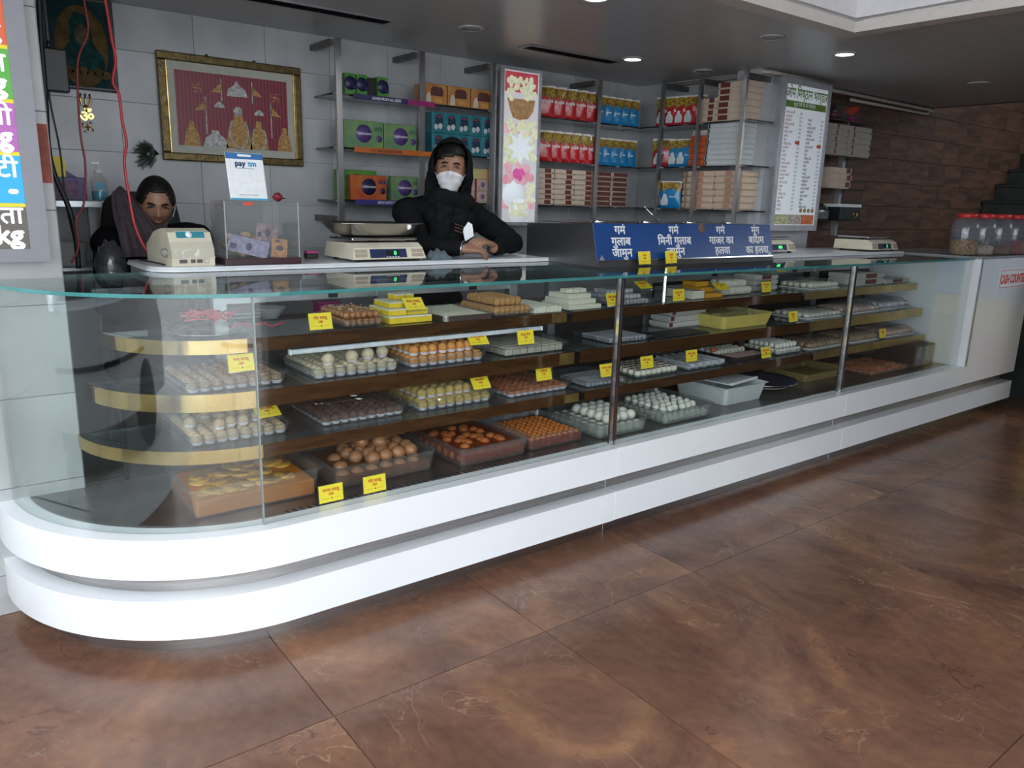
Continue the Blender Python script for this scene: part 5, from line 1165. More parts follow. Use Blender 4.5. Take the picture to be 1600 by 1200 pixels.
for i, y in enumerate((3.745, 3.50)): stack(6, .24, .17, .044, BXP, PRT, 4.63, y, 1.485, Q, '%s patterned beige box of the ' + ('left', 'right')[i] + ' stack on the corner lowest shelf', 'patterned boxes on the corner lowest shelf', (.40, .62))
stack(6, .09, .12, .044, BXP, PRT, 4.68, 3.925, 1.485, Q, '%s small patterned box behind the blue bags in the corner', 'small patterned boxes', (.3, .6))

# menu board on the pillar
mn = thing('menu_board', 'tall white backlit price menu with green heading on the pillar', 'menu board', (4.83, 3.33, 1.35))
MB().box(0, .585, .004, .088, 0, 1.03).build('case', ALU, mn)
MB().box(0, .585, -.006, .004, 0, .04).box(0, .585, -.006, .004, .99, 1.03).box(0, .04, -.006, .004, .04, .99).box(.545, .585, -.006, .004, .04, .99).build('frame', FR, mn)
bx(.04, .545, 0, .004, .04, .99).build('panel', glow('menu_panel', (.62, .66, .70), .28, var=.03, scale=2), mn)
GRI = M('green_ink', (.12, .24, .03), .5); BLI = M('blue_ink', (.06, .10, .22), .5); MRI = M('maroon_ink', (.36, .16, .18), .5); GYI = M('grey_ink', (.34, .36, .42), .5)
txt('ओम \u093fमष्ठान भण्डार', .094, GRI, mn, (.295, -.001, .905), sx=.70, bold=.012)
MB().rbox(.045, .54, -.0012, 0, .840, .885, .0005, seg=1).build('heading_band', GRI, mn)
txt('शुद्ध देशी घी की मिठाईयां', .036, PAPER, mn, (.27, -.0016, .852), sx=.8)
words = ['काजू कतली', 'पिस्ता रोल', 'बादाम बरफी', 'मलाई', 'खोया', 'रसगुलला', 'राजभोग', 'बरफी', 'लडडू', 'पेडा', 'कलाकंद', 'घेवर', 'सोन पापडी']
for col, (x, n, z0, ink, ink2) in enumerate(((.06, 26, .80, MRI, MRI), (.33, 24, .765, BLI, INK))):
    for k in range(n):
        z = z0 - .0262 * k
        txt(words[(k * 5 + col * 3) % len(words)], .0235, ink if k < 15 else ink2, mn, (x, -.0006, z), align='LEFT')
        txt(str(200 + (k * 60 + col * 140) % 700), .021, GYI, mn, (x + .165, -.0006, z), align='LEFT')
for x, z in ((.20, .60), (.475, .59)): bx(x, x + .055, -.001, 0, z, z + .022).build('red_tag', RD, mn)
for k, c in enumerate((M('menu_print_green', (.45, .46, .25), .5, var=.4, scale=60), M('menu_print_nuts', (.42, .36, .32), .5, var=.6, scale=60), M('menu_print_orange', (.58, .17, .07), .5, var=.3, scale=40))): bx(.048 + .164 * k, .208 + .164 * k, -.001, 0, .046, .115).build('printed_photo', c, mn)
for k in range(4): MB().ball((.36 + .05 * k, -.001, .145), .02, (1, .06, .8), 10, 6).build('printed_sweet', M('menu_sweet', (.32, .22, .10), .5), mn)

# shelves on the wooden wall
uw = thing('wall_shelving', 'dark shelves with boxes on the wooden wall right of the menu', 'shelving')
SW = (1.43, 1.67, 1.915, 2.175)
for z in SW: bx(5.47, 6.18, 3.40, 3.569, z - .008, z).build('shelf', SHD, uw)
bx(6.02, 6.06, 3.53, 3.569, 1.30, 2.20).build('post', ALU, uw)
pbg = thing('plastic_bundle', 'bundle of plastic bags with a red tub on the highest wooden wall shelf', 'bundle', (5.85, 3.48, 2.1755))
MB().ball((0, 0, .06), .06, (2.6, 1.0, 1.0), 18, 12, jit=.12).build('bag', FILM, pbg); MB().lathe([(.03, .05), (.06, .10), (.062, .102), (.03, .055)], (.12, 0, .01), 18).build('red_tub', RD, pbg); MB().ball((.13, 0, .03), .03, (1.3, 1, .9), 10, 7).build('purple_packet', M('magenta_strip'), pbg); MB().ball((-.1, 0, .04), .04, (1.5, 1, .9), 12, 8, jit=.1).build('dark_packet', M('dark_packet', (.10, .03, .04), .5), pbg)
BXG = M('carton_grey', (.36, .33, .30), .6, var=.06)
stack(5, .30, .15, .045, BXG, MAR, 5.68, 3.475, 1.915, 0, '%s pale box of the left stack on the wooden wall', 'pale boxes on the wooden wall', (.45, .52))
stack(5, .30, .15, .045, BXG, MAR, 6.02, 3.475, 1.915, 0, '%s pale box of the right stack on the wooden wall', 'pale boxes on the wooden wall', (.10, .16))
stack(3, .30, .15, .052, BXC, MAR, 5.80, 3.475, 1.67, 0, '%s cream box on the third wooden wall shelf', 'cream boxes on the wooden wall', (.75, .95))
pk = thing('plastic_bundle', 'clear bag of packets on the lowest wooden wall shelf', 'bundle', (5.65, 3.48, 1.4305)); MB().ball((0, 0, .06), .06, (2.4, 1, 1), 16, 10, jit=.12).build('bag', FILM, pk); MB().rbox(-.11, .11, -.04, .04, .002, .07, .01).build('packet', M('grey_packet', (.16, .16, .15), .6), pk)
bk = thing('black_box', 'black box with a gold emblem and white lid on the wooden wall', 'box', (5.98, 3.40, 1.4305)); MB().rbox(-.13, .17, 0, .15, .0005, .10, .003, seg=1).build('carton', BLACK, bk); MB().rbox(-.135, .175, -.002, .152, .1005, .125, .003, seg=1).build('lid', WHITEP, bk)
MB().tube([(.09 + .028 * math.cos(R(a)), -.002, .05 + .028 * math.sin(R(a))) for a in range(160, 381, 20)], .004, 6).build('emblem', GOLD, bk)

# ---------------------------------------------------------------- back wall decoration
pf = thing('framed_picture', 'gold framed devotional picture with red curtain on the tiled wall', 'picture', (1.515, 4.566, 1.67))
FW = M('antique_gold_frame', (.115, .082, .030), .35, .7, var=.3, scale=30, bump=.4)
w, h, e = .393, .553, .042
for nm, p in (('frame_rail', (-w, w, 0, e)), ('frame_rail', (-w, w, h - e, h))): MB().rbox(p[0], p[1], -.004, .03, p[2], p[3], .006).build(nm, FW, pf)
for x0 in (-w, w - e): MB().rbox(x0, x0 + e, -.0035, .03, e * .98, h - e * .98, .006).build('frame_stile', FW, pf)
bx(-w + e, w - e, .012, .03, e, h - e).build('mount', M('cream_mount', (.42, .42, .36), .6, var=.05), pf)
for x in (-w + e, w - e - .005): bx(x, x + .005, .004, .012, e, h - e).build('gold_fillet', GOLD, pf)
a0, a1, b0, b1 = -w + .085, w - .085, .082, h - .085
def curtain():
    m, nt, b = nodes('printed_red_curtain')
    tc = nt.nodes.new('ShaderNodeTexCoord'); wv = nt.nodes.new('ShaderNodeTexWave'); wv.inputs['Scale'].default_value = 16; wv.inputs['Distortion'].default_value = 1.5
    nt.links.new(tc.outputs['Object'], wv.inputs[0]); cr = nt.nodes.new('ShaderNodeValToRGB'); cr.color_ramp.elements[0].color = (.11, .004, .012, 1); cr.color_ramp.elements[1].color = (.27, .018, .04, 1)
    nt.links.new(wv.outputs['Fac'], cr.inputs[0]); nt.links.new(cr.outputs[0], b.inputs['Base Color']); b.inputs['Roughness'].default_value = .35
    return m
bx(a0, a1, .010, .012, b0, b1).build('print', curtain(), pf)
PG = M('printed_gold', (.40, .22, .06), .5, var=.4, scale=60); PS = M('printed_silver', (.42, .42, .40), .5, var=.4, scale=60); PD = M('printed_dark', (.05, .03, .03), .5)
def flat(pts, mat, name, y=.0098, t=.0006): MB().prism(pts, 0, t).build(name, mat, pf, (0, y, 0), (PI / 2, 0, 0))
cx_ = .02
for dx, wd, ht, m in ((0, .075, .20, PG), (.115, .055, .155, PG), (-.255, .045, .13, PG), (.265, .045, .13, PG), (-.13, .07, .09, PS)):
    x = cx_ + dx; flat([(x - wd, b0), (x + wd, b0), (x + wd * .75, b0 + ht * .55), (x + wd * .35, b0 + ht * .75), (x + wd * .25, b0 + ht), (x - wd * .25, b0 + ht), (x - wd * .35, b0 + ht * .75), (x - wd * .75, b0 + ht * .55)], m, 'printed_figure')
for dx, s_ in ((0, 1), (.115, .75)):
    MB().tube([(cx_ + dx + .052 * s_ * math.cos(R(a)), .0085, b0 + .085 * s_ + .085 * s_ * math.sin(R(a))) for a in range(130, 411, 20)], .006 * s_, 6).build('printed_garland', PS, pf)
MB().ball((cx_, .0095, b0 + .20), .026, (1, .05, 1), 14, 8).build('printed_halo', PS, pf)
flat([(cx_ - .058, .36), (cx_ + .058, .36), (cx_ + .05, .395), (cx_ + .015, .42), (cx_, .445), (cx_ - .015, .42), (cx_ - .05, .395)], PS, 'printed_canopy')
for dx, z in ((-.10, .295), (.12, .27)): flat([(cx_ + dx - .03, z), (cx_ + dx + .03, z), (cx_ + dx + .02, z + .018), (cx_ + dx, z + .032), (cx_ + dx - .02, z + .018)], PS, 'printed_parasol')
for px, z0, z1, s_ in ((-.085, .33, .445, -1), (.085, .33, .445, 1), (-.175, .15, .345, -1), (.19, .15, .345, 1)):
    x = cx_ + px; flat([(x - .003, z0), (x + .003, z0), (x + .003, z1), (x - .003, z1)], PS, 'printed_pole'); flat([(x, z1 - .02), (x + s_ * .06, z1 - .075), (x, z1 - .07)], PG, 'printed_flag')
for px, pz in ((-.215, .385), (.215, .375)):
    for q in range(4):
        c, s_ = math.cos(q * PI / 2), math.sin(q * PI / 2)
        pts = [(0, -.002), (.018, -.002), (.018, -.022), (.022, -.022), (.022, .002), (0, .002)]
        flat([(cx_ + px + u * c - v * s_, pz + u * s_ + v * c) for u, v in pts], PG, 'printed_swastik_arm')
for x in (-.13, .13): MB().rbox(x - .008, x + .008, .02, .032, h, h + .012, .002).build('hanger', DARK, pf)
po = thing('wall_poster', 'dark framed print of a seated figure, upper left on the tiled wall', 'picture', (.778, 4.568, 1.99))
MB().rbox(-.152, .152, 0, .028, 0, .43, .004, seg=1).build('frame', M('dark_frame', (.018, .010, .008), .4), po)
bx(-.138, .138, -.0012, 0, .014, .416).build('print', M('poster_teal', (.010, .028, .032), .9, spec=.1, col2=(.02, .05, .055), scale=14), po)
OV = M('poster_ochre', (.10, .065, .025), .9, spec=.1, var=.3, scale=18); FG = M('poster_figure', (.012, .045, .045), .9, spec=.1, var=.4, scale=30); FC = M('poster_face', (.085, .075, .05), .9, spec=.1, var=.3, scale=30)
def pflat(pts, mat, name, y): MB().prism(pts, 0, .0006).build(name, mat, po, (0, y, 0), (PI / 2, 0, 0))
pflat([(.118 * math.cos(R(a)), .20 + .19 * math.sin(R(a))) for a in range(0, 360, 12)], OV, 'printed_oval', -.0013)
pflat([(-.085, .09), (.10, .09), (.095, .16), (.05, .22), (.045, .30), (.02, .35), (-.02, .36), (-.05, .31), (-.05, .22), (-.09, .17)], FG, 'printed_figure', -.0020)
pflat([(.032 * math.cos(R(a)) + .004, .255 + .048 * math.sin(R(a))) for a in range(0, 360, 20)], FC, 'printed_face', -.0027)
for k in range(7): pflat([(-.10 + .033 * k + .022 * math.cos(R(a)), .075 + .012 * (k % 2) + .02 * math.sin(R(a))) for a in range(0, 360, 30)], OV, 'printed_flower', -.0027)
om = thing('gold_ornament', 'gold trident, om and swastik wall hanging under the dark print', 'ornament', (.775, 4.588, 1.79))
def gt(pts, r=.0045): return MB().tube(pts, r, 6)
for s_ in (-1, 0, 1): gt([(0, 0, .115), (s_ * .018, 0, .13), (s_ * .024, 0, .155), (s_ * .02, 0, .182)]).build('trident_prong', GOLD, om)
gt([(0, 0, .095), (0, 0, .13)], .005).build('trident_stem', GOLD, om)
txt('ॐ', .075, GOLD, om, (0, 0, .048), name='om_sign', bold=.03)
for q in range(4):
    c, s_ = math.cos(q * PI / 2), math.sin(q * PI / 2)
    gt([(u * c - v * s_, 0, .022 + u * s_ + v * c) for u, v in ((0, 0), (.022, 0), (.022, -.020))], .004).build('swastik_arm', GOLD, om)
fe = thing('peacock_feathers', 'bunch of dark peacock feathers beside the gold framed picture', 'feathers', (1.10, 4.575, 1.70))
FEA = M('peacock_barbs', (.012, .02, .014), .5, var=.5)
for k in range(9):
    a = R(140 + 12 * k); L = random.uniform(.09, .13)
    mb = MB().tube([(0, 0, 0), (L * .5 * math.cos(a), -.006, L * .5 * math.sin(a) * .8 + .015), (L * math.cos(a), -.008, L * math.sin(a) * .8)], [.002, .0015, .001], 5)
    for q in range(14):
        t_ = .35 + .65 * q / 14; bxp = (L * t_ * math.cos(a), -.007, L * t_ * math.sin(a) * .8 + .01 * (1 - t_))
        for s_ in (-1, 1): mb.tube([bxp, (bxp[0] + .022 * math.cos(a + s_ * .7), -.010, bxp[2] + .022 * math.sin(a + s_ * .7))], .0009, 4)
    mb.build('feather', FEA, fe)
MB().ball((-.055, -.014, -.005), .009, (1, .2, 1.2), 10, 6).build('feather_eye', M('feather_eye', (.02, .12, .05), .3), fe)

# ---------------------------------------------------------------- things on the counter
hc = thing('hot_food_unit', 'steel hot sweets unit with a blue lettered front on the glass top', 'food warmer', (2.635, 2.75, 1.2025))
W = 1.43
side = [(0, 0), (.57, 0), (.57, .19), (.055, .205), (.012, .03)]
MB().add([(x, y, z) for x in (0, W) for y, z in side], [(0, 1, 2, 3, 4), (9, 8, 7, 6, 5), (0, 5, 6, 1), (1, 6, 7, 2), (2, 7, 8, 3), (3, 8, 9, 4), (4, 9, 5, 0)]).build('body', M('unit_steel', (.22, .22, .23), .3, .9, var=.1, scale=4), hc)
BLU = M('blue_sign_panel', (.012, .055, .20), .28, var=.08, scale=6)
an = math.atan2(.045, .178)
sp = link('sign_panel', MB().rbox(-.004, W + .004, -.004, -.0005, 0, .188, .0012, seg=1).mesh('sign_panel', BLU), hc, (0, .0125, .024), (-an, 0, 0))
MB().box(0, W, -.006, -.0042, 0, .006).build('sign_edging', CHROME, sp)
WI = M('white_lettering', (.78, .78, .78), .5, var=.02)
for cx, lines in ((.175, ('गम', 'गुलाब', 'जामुन')), (.575, ('गम', '\u093fमनी गुलाब', 'जामुन')), (.965, ('गम', 'गाजर का', 'हलवा')), (1.285, ('मूंग', 'बादाम', 'का हलवा'))):
    for k, wd in enumerate(lines):
        txt(wd, .060, WI, sp, (cx, -.0044, .136 - .057 * k), bold=.022, sx=1.08, reph=((.30, .66),) if wd == 'गम' else ())
MB().ball((.805, -.005, .165), .028, (1, .04, .9), 16, 8).build('brown_sticker', M('sticker_brown', (.16, .085, .05), .6), sp)
for x in (.03, 1.40): MB().prism([(-.02, 0), (.02, 0), (0, .03)], 0, .001).build('corner_plate', ALU, sp, (x, -.0042, .004), (PI / 2, 0, 0))
for k in range(4):
    x = .19 + .35 * k
    l_ = MB().rbox(x - .15, x + .15, .10, .50, .2035, .2105, .003).build('pan_lid', CHROME, hc, (0, 0, -.002)); MB().lathe([(.028, .2105), (.034, .2105), (.034, .222), (.028, .222)], (x - .06, .16, -.002), 18).build('lid_handle', CHROME, l_)
MB().tube([(.75, .30, .205), (.66, .36, .30)], .003, 6).build('ladle_handle', CHROME, hc)
card(2.935, 2.728, 1.2035, 'yellow price card leaning on the blue front, left one', -10, 4, words='गरम')
card(3.135, 2.728, 1.2035, 'yellow price card leaning on the blue front, right one', -10, 4, words='हलवा')

SEVEN = M('green_led', (.05, .9, .2), .4, emit=2.2, var=.02)
def scale(x, y, z, lab, pan=False, digits='0', rz=0):
    t = thing('weighing_scale', lab, 'scale', (x, y, z), rz, 'electronic weighing scales')
    w, d = .185, .30
    prof = [(.0, .012), (d, .012), (d, .078), (.055, .082), (.016, .062)]
    vs = [(sx * (w if i < 2 else w - .012), yy, zz) for sx in (-1, 1) for i, (yy, zz) in enumerate(prof)]
    MB().add(vs, [(0, 1, 2, 3, 4), (9, 8, 7, 6, 5), (0, 5, 6, 1), (1, 6, 7, 2), (2, 7, 8, 3), (3, 8, 9, 4), (4, 9, 5, 0)]).build('body', CREAMP, t)
    for sx in (-1, 1):
        for yy in (.03, .25): MB().cyl((sx * .15, yy, 0), .014, .0125, 12).build('foot', BLACK, t)
    fa = math.atan2(.016, .05)
    fp = link('display_panel', MB().rbox(-.10, .085, -.0015, 0, .006, .046, .0006, seg=1).mesh('display_panel', M('scale_navy', (.01, .02, .075), .3)), t, (0, -.0005, .0125), (-fa, 0, 0))
    bx(-.02, .045, -.0022, -.0016, .016, .038).build('screen', M('lcd_black', (.006, .012, .008), .2), fp)
    txt(digits, .026, SEVEN, fp, (.032, -.0026, .018), name='digits', align='RIGHT', bold=.02)
    for k in range(5): bx(-.02 + .014 * k, -.012 + .014 * k, -.0022, -.0016, .008, .011).build('key', PAPER, fp)
    for sx in (-1, 1):
        for k in range(2): bx(sx * .142 - .030, sx * .142 + .030, -.0016, -.0004, .010 + .019 * k, .026 + .019 * k).build('grille', M('grille_tan', (.36, .30, .22), .6), fp)
    MB().rbox(-.165, .165, .05, .29, .092, .104, .004).build('platform', CHROME, t)
    MB().cyl((0, .17, .078), .03, .0145, 14).build('platform_stem', BLACK, t)
    if pan:
        p = MB(); n = 40; rings = []
        for sc, zz in ((.62, .106), (.80, .118), (1.0, .165), (1.04, .167), (1.0, .169), (.79, .122), (.60, .110)):
            ring = []
            for k in range(n):
                a = 2 * PI * k / n; cx_, sy_ = math.cos(a), math.sin(a)
                ring.append((.225 * sc * math.copysign(abs(cx_) ** .55, cx_), .17 + .155 * sc * math.copysign(abs(sy_) ** .55, sy_), zz))
            rings += ring
        fs = [tuple(range(n - 1, -1, -1)), tuple(range(6 * n, 7 * n))]
        for i in range(6):
            for k in range(n): fs.append((i * n + k, i * n + (k + 1) % n, (i + 1) * n + (k + 1) % n, (i + 1) * n + k))
        p.add(rings, fs, 0, True).build('pan', M('steel_pan', (.52, .49, .45), .22, 1, var=.1, scale=4), t)
    return t
scale(1.705, 3.10 + .03, 1.2225, 'weighing scale with a steel pan left of the standing man', True)
scale(4.46, 2.98, 1.2225, 'weighing scale half hidden behind the blue lettered unit', digits='000')
scale(5.60, 2.87, 1.2225, 'weighing scale with a bare platform on the far board', digits='3')

cm = thing('receipt_machine', 'old beige billing machine wrapped in plastic beside the seated man', 'machine', (.862, 3.17, 1.2225), R(4))
pr_ = [(0, .0), (.30, .0), (.30, .07), (.20, .125), (.10, .142), (.035, .128), (.0, .06)]
vs = [(sx * .082, yy, zz) for sx in (-1, 1) for yy, zz in pr_]; n = len(pr_)
MB().add(vs, [tuple(range(n)), tuple(range(2 * n - 1, n - 1, -1))] + [(i, n + i, n + (i + 1) % n, (i + 1) % n) for i in range(n)]).build('housing', CREAMP, cm)
tl_ = math.atan2(.068, .035)
lbp = link('label_plate', MB().rbox(-.055, .058, -.0025, -.0005, 0, .038, .001, seg=1).mesh('label_plate', CREAMP), cm, (0, .020, .099), (-(PI / 2 - tl_), 0, 0))
bx(-.052, .055, -.0035, -.0026, .008, .035).build('teal_label', M('teal_label', (.03, .22, .28), .4), lbp); MB().lathe([(.001, 0), (.013, 0), (.013, .001), (.001, .0012)], (-.004, -.0036, .022), 18, axis='y').build('round_badge', PAPER, lbp)
for x0, x1 in ((-.055, -.025), (-.012, .006), (.012, .034), (.042, .058)): bx(x0, x1, -.0015, -.0002, .012, .026).build('port', M('port_grey', (.10, .09, .08), .5) if x0 != .042 else CREAMP, cm)
bx(.041, .059, -.001, -.0001, .011, .027).build('port_frame', BLACK, cm)
MB().grid(lambda u, v: (-.085 + .17 * u, -.004 - .003 * random.random() + (.0 if v < .55 else .035 * (v - .55) / .45), .03 + .075 * v), 16, 8).build('plastic_wrap', FILM, cm)
MB().ball((-.092, .05, .05), .02, (.6, 1.2, .9), 10, 7, jit=.25).build('wrap_corner', FILM, cm)

dbx = thing('donation_box', 'clear acrylic donation box with banknotes on a maroon base', 'donation box', (1.135, 3.15, 1.2225))
MB().rbox(-.158, .158, 0, .22, 0, .026, .003).build('base', M('maroon_base', (.035, .010, .014), .35), dbx)
for a in ((-.15, .15, .004, .007, .0265, .25), (-.15, .15, .205, .208, .0265, .25), (-.15, -.147, .0075, .2045, .0265, .25), (.147, .15, .0075, .2045, .0265, .25), (-.15, .15, .004, .208, .2505, .2535)): bx(*a).build('acrylic_panel', ACRYL, dbx)
for x in (-.152, .149): bx(x, x + .004, .002, .0038, .0265, .25).build('edge_strip', clear('acrylic_edge', (.85, .87, .88), .1, body=.35, bcol=(.7, .72, .74)), dbx)
bx(-.075, -.035, .0025, .0038, .236, .248).build('red_sticker', RD, dbx)
NOTES = [M('note_lilac', (.36, .33, .46), .7, var=.2, scale=60), M('note_orange', (.52, .27, .12), .7, var=.2, scale=60), M('note_tan', (.42, .30, .20), .7, var=.25, scale=60), M('note_mauve', (.34, .24, .26), .7, var=.25, scale=60)]
def note(x, y, z, rx, ry, rz, k, lab, w=.15):
    t = thing('banknote', lab, 'banknote', (x, y, z), 0, 'banknotes in the donation box', (rx, ry, rz))
    def fn(u, v): return ((u - .5) * w, .004 * math.sin(u * 5 + k), (v - .5) * .066)
    mb = MB().grid(fn, 12, 4).grid(lambda u, v: tuple(Vector(fn(u, v)) + Vector((0, .0008, 0))), 12, 4, flip=True); mb.build('paper', NOTES[k % 4], t)
    bx(-w * .45, -w * .3, -.0052, -.0046, -.02, .0).build('printed_number', M('note_ink', (.10, .09, .14), .6), t); MB().ball((-.0, -.0046, .0), .016, (.7, .06, 1), 10, 6).build('printed_portrait', M('note_ink'), t)
note(1.08, 3.175, 1.296, R(6), R(14), 0, 0, 'lilac banknote facing front in the donation box', .165)
note(1.165, 3.19, 1.35, R(4), R(6), 0, 3, 'mauve banknote upright in the donation box', .09)
note(1.21, 3.18, 1.287, R(4), R(96), 0, 1, 'orange banknote on end at the right of the donation box', .075)
note(1.16, 3.20, 1.285, R(8), R(-80), 0, 0, 'lilac banknote on end beside the orange one', .09)
crumple = MB()
for k in range(34): crumple.ball((random.uniform(-.11, .10), random.uniform(.06, .18), random.uniform(.045, .12)), random.uniform(.014, .03), (1.2, 1, .8), 7, 5, jit=.35)
tag(crumple.build('crumpled_notes', NOTES[2], dbx), kind='stuff')
qr = thing('payment_stand', 'white payment stand with a blue top leaning on the donation box', 'sign', (1.115, 3.235, 1.4775), 0, None, (R(-12), 0, R(3)))
MB().rbox(-.078, .078, 0, .005, 0, .192, .004, seg=2).build('plate', PAPER, qr)
PB = M('pay_blue', (.03, .14, .36), .4); PC = M('pay_cyan', (.03, .35, .55), .4)
bx(-.077, .077, -.0010, -.0001, .166, .190).build('header', PB, qr); bx(-.028, .028, -.0016, -.0010, .176, .185).build('header_label', PAPER, qr); bx(-.077, .077, -.0010, -.0001, .001, .008).build('footer', PC, qr)
txt('pay', .032, M('pay_navy', (.01, .03, .12), .4), qr, (-.021, -.0012, .138), bold=.04); txt('tm', .032, PC, qr, (.029, -.0012, .138), bold=.04)
bx(-.035, .035, -.0008, -.0001, .127, .130).build('printed_line', GYI, qr); bx(-.04, .04, -.0008, -.0001, .020, .023).build('printed_line', GYI, qr)
ro = thing('red_rose', 'small red rose on top of the donation box', 'flower', (1.235, 3.24, 1.4765))
MB().ball((0, 0, .018), .018, (1.1, 1, .95), 12, 8, jit=.18).build('bloom', M('rose_red', (.20, .01, .02), .6, var=.3), ro); MB().tube([(.012, .0, .012), (.035, .01, .012)], .003, 6).build('stem', M('stem_green', (.04, .10, .03), .6), ro)
pkb = thing('stamp_pad', 'small pink and black stamp pad on the white board', 'stamp pad', (1.45, 3.42, 1.2225)); MB().rbox(-.028, .028, -.02, .02, .0002, .022, .003).build('base', BLACK, pkb); MB().rbox(-.028, .028, -.02, .02, .0222, .034, .003).build('lid', M('pink_plastic'), pkb)
RAG = M('grey_cloth', (.10, .13, .15), .9, var=.2, scale=60, bump=.4)
tag(MB().grid(lambda u, v: (1.925 + .125 * u, 3.136 + .10 * v, 1.2228 + .055 * (max(0, math.sin(u * PI)) * max(0, math.sin(v * PI))) ** .5 * (.75 + .25 * math.sin(u * 17) * math.cos(v * 13)) ), 24, 20).build('cleaning_cloth', RAG), 'crumpled grey cloth between the scale and the folded hands', 'cloth')
bt = thing('blue_tub', 'small pale blue tub at the elbow of the standing man', 'tub', (2.58, 3.53, 1.2225)); MB().rbox(-.045, .045, -.025, .025, .0003, .05, .006).build('tub', M('pale_blue_tub', (.22, .30, .36), .4), bt); MB().rbox(-.047, .047, -.027, .027, .0502, .057, .003).build('lid', M('pale_blue_tub'), bt)

# price sign on the left pillar
ps = thing('price_sign', 'backlit coloured price list in a grey frame on the left pillar', 'sign', (-.40, 3.015, 1.265))
MB().box(0, .76, .006, .075, 0, 1.10).build('case', ALU, ps)
SF = M('sign_frame', (.19, .19, .205), .5, .1, var=.03)
MB().box(0, .76, -.006, .006, 0, .042).box(0, .76, -.006, .006, 1.06, 1.10).box(0, .045, -.006, .006, .042, 1.06).box(.705, .76, -.006, .006, .042, 1.06).build('frame', SF, ps)
LW = glow('lit_letter', (.74, .74, .74), .2, var=.01)
bands = ((.042, .176, 'lit_brown', (.12, .10, .08), 'रायता', 'kg'), (.188, .336, 'lit_blue', (.02, .42, .75), 'रोटी', '-'), (.348, .496, 'lit_purple', (.46, .13, .44), 'चटनी', 'kg'), (.508, .656, 'lit_green', (.10, .42, .05), 'दाल', 'kg'), (.668, .826, 'lit_redband', (.72, .12, .04), 'सेमी', 'kg'), (.838, 1.06, 'lit_teal', (.04, .40, .40), '', ''))
bx(.045, .705, .003, .006, .042, 1.06).build('panel', glow('lit_yellow', (.70, .56, .02), .12, var=.02), ps)
for z0, z1, nm, c, w1, w2 in bands:
    bx(.045, .705, .001, .003, z0, z1).build('colour_band', glow(nm, tuple(v * .8 for v in c), .12, var=.03), ps)
    if w1: txt(w1, .078, LW, ps, (.695, .0005, z0 + .082), align='RIGHT', bold=.02); txt(w2, .085, LW, ps, (.69, .0005, z0 + .018), align='RIGHT', bold=.045)

# cables hanging from the ceiling
def cable(pts, y0, y1, r, mat, lab, name='hanging_cable'):
    n = len(pts); P = [Vector((x, y0 + (y1 - y0) * i / (n - 1), z)) for i, (x, z) in enumerate(pts)]
    Q = []
    for i in range(n - 1):
        a, b, c, d = P[max(i - 1, 0)], P[i], P[i + 1], P[min(i + 2, n - 1)]
        for k in range(5):
            t_ = k / 5; Q.append(.5 * ((2 * b) + (c - a) * t_ + (2 * a - 5 * b + 4 * c - d) * t_ ** 2 + (3 * b - a - 3 * c + d) * t_ ** 3))
    Q.append(P[-1]); tag(MB().tube(Q, r, 8).build(name, mat), lab, 'cable', 'hanging cables')
RW = M('red_wire', (.46, .03, .04), .4); BW = M('black_wire', (.012, .012, .014), .5); GW = M('green_black_wire', (.01, .03, .025), .5)
cable([(.665, 2.424), (.679, 2.267), (.684, 2.145), (.639, 2.039), (.625, 1.912), (.619, 1.731), (.626, 1.601), (.605, 1.44), (.569, 1.372), (.569, 1.263), (.535, 1.19)], 3.85, 3.85, .0045, M('dark_red_wire', (.26, .03, .035), .4), 'red cable hanging before the dark print down to the white tub')
cable([(.69, 2.424), (.709, 2.229), (.718, 2.09), (.725, 2.008), (.706, 1.922), (.723, 1.875), (.725, 1.777), (.732, 1.69), (.716, 1.613), (.722, 1.473), (.734, 1.355), (.765, 1.27), (.80, 1.237), (.84, 1.24)], 3.6, 3.49, .0055, RW, 'thick red cable hanging down to the beige billing machine')
cable([(.53, 2.424), (.523, 2.25), (.515, 2.079), (.51, 1.879), (.501, 1.674), (.514, 1.557), (.547, 1.451), (.565, 1.356), (.57, 1.246), (.568, 1.162)], 3.9, 3.9, .011, BW, 'thick black cable beside the left pillar')
cable([(.548, 2.424), (.542, 2.045), (.537, 1.89), (.556, 1.681), (.558, 1.546), (.562, 1.408), (.581, 1.254), (.583, 1.168)], 4.0, 4.0, .004, GW, 'thin dark cable hanging behind the thick black one')
cable([(.735, 1.2268), (.745, 1.2268), (.752, 1.2268), (.758, 1.2268), (.765, 1.2268)], 3.50, 3.22, .003, BW, 'thin black cord lying on the board behind the billing machine')
ab = thing('adapter_box', 'black adapter box hanging on the cables by the dark print', 'adapter', (.545, 3.93, 1.90)); MB().rbox(-.03, .06, -.03, .03, 0, .17, .006).build('case', BLACK, ab); MB().cyl((0, 0, .17), .008, .03, 10).build('plug', BLACK, ab)
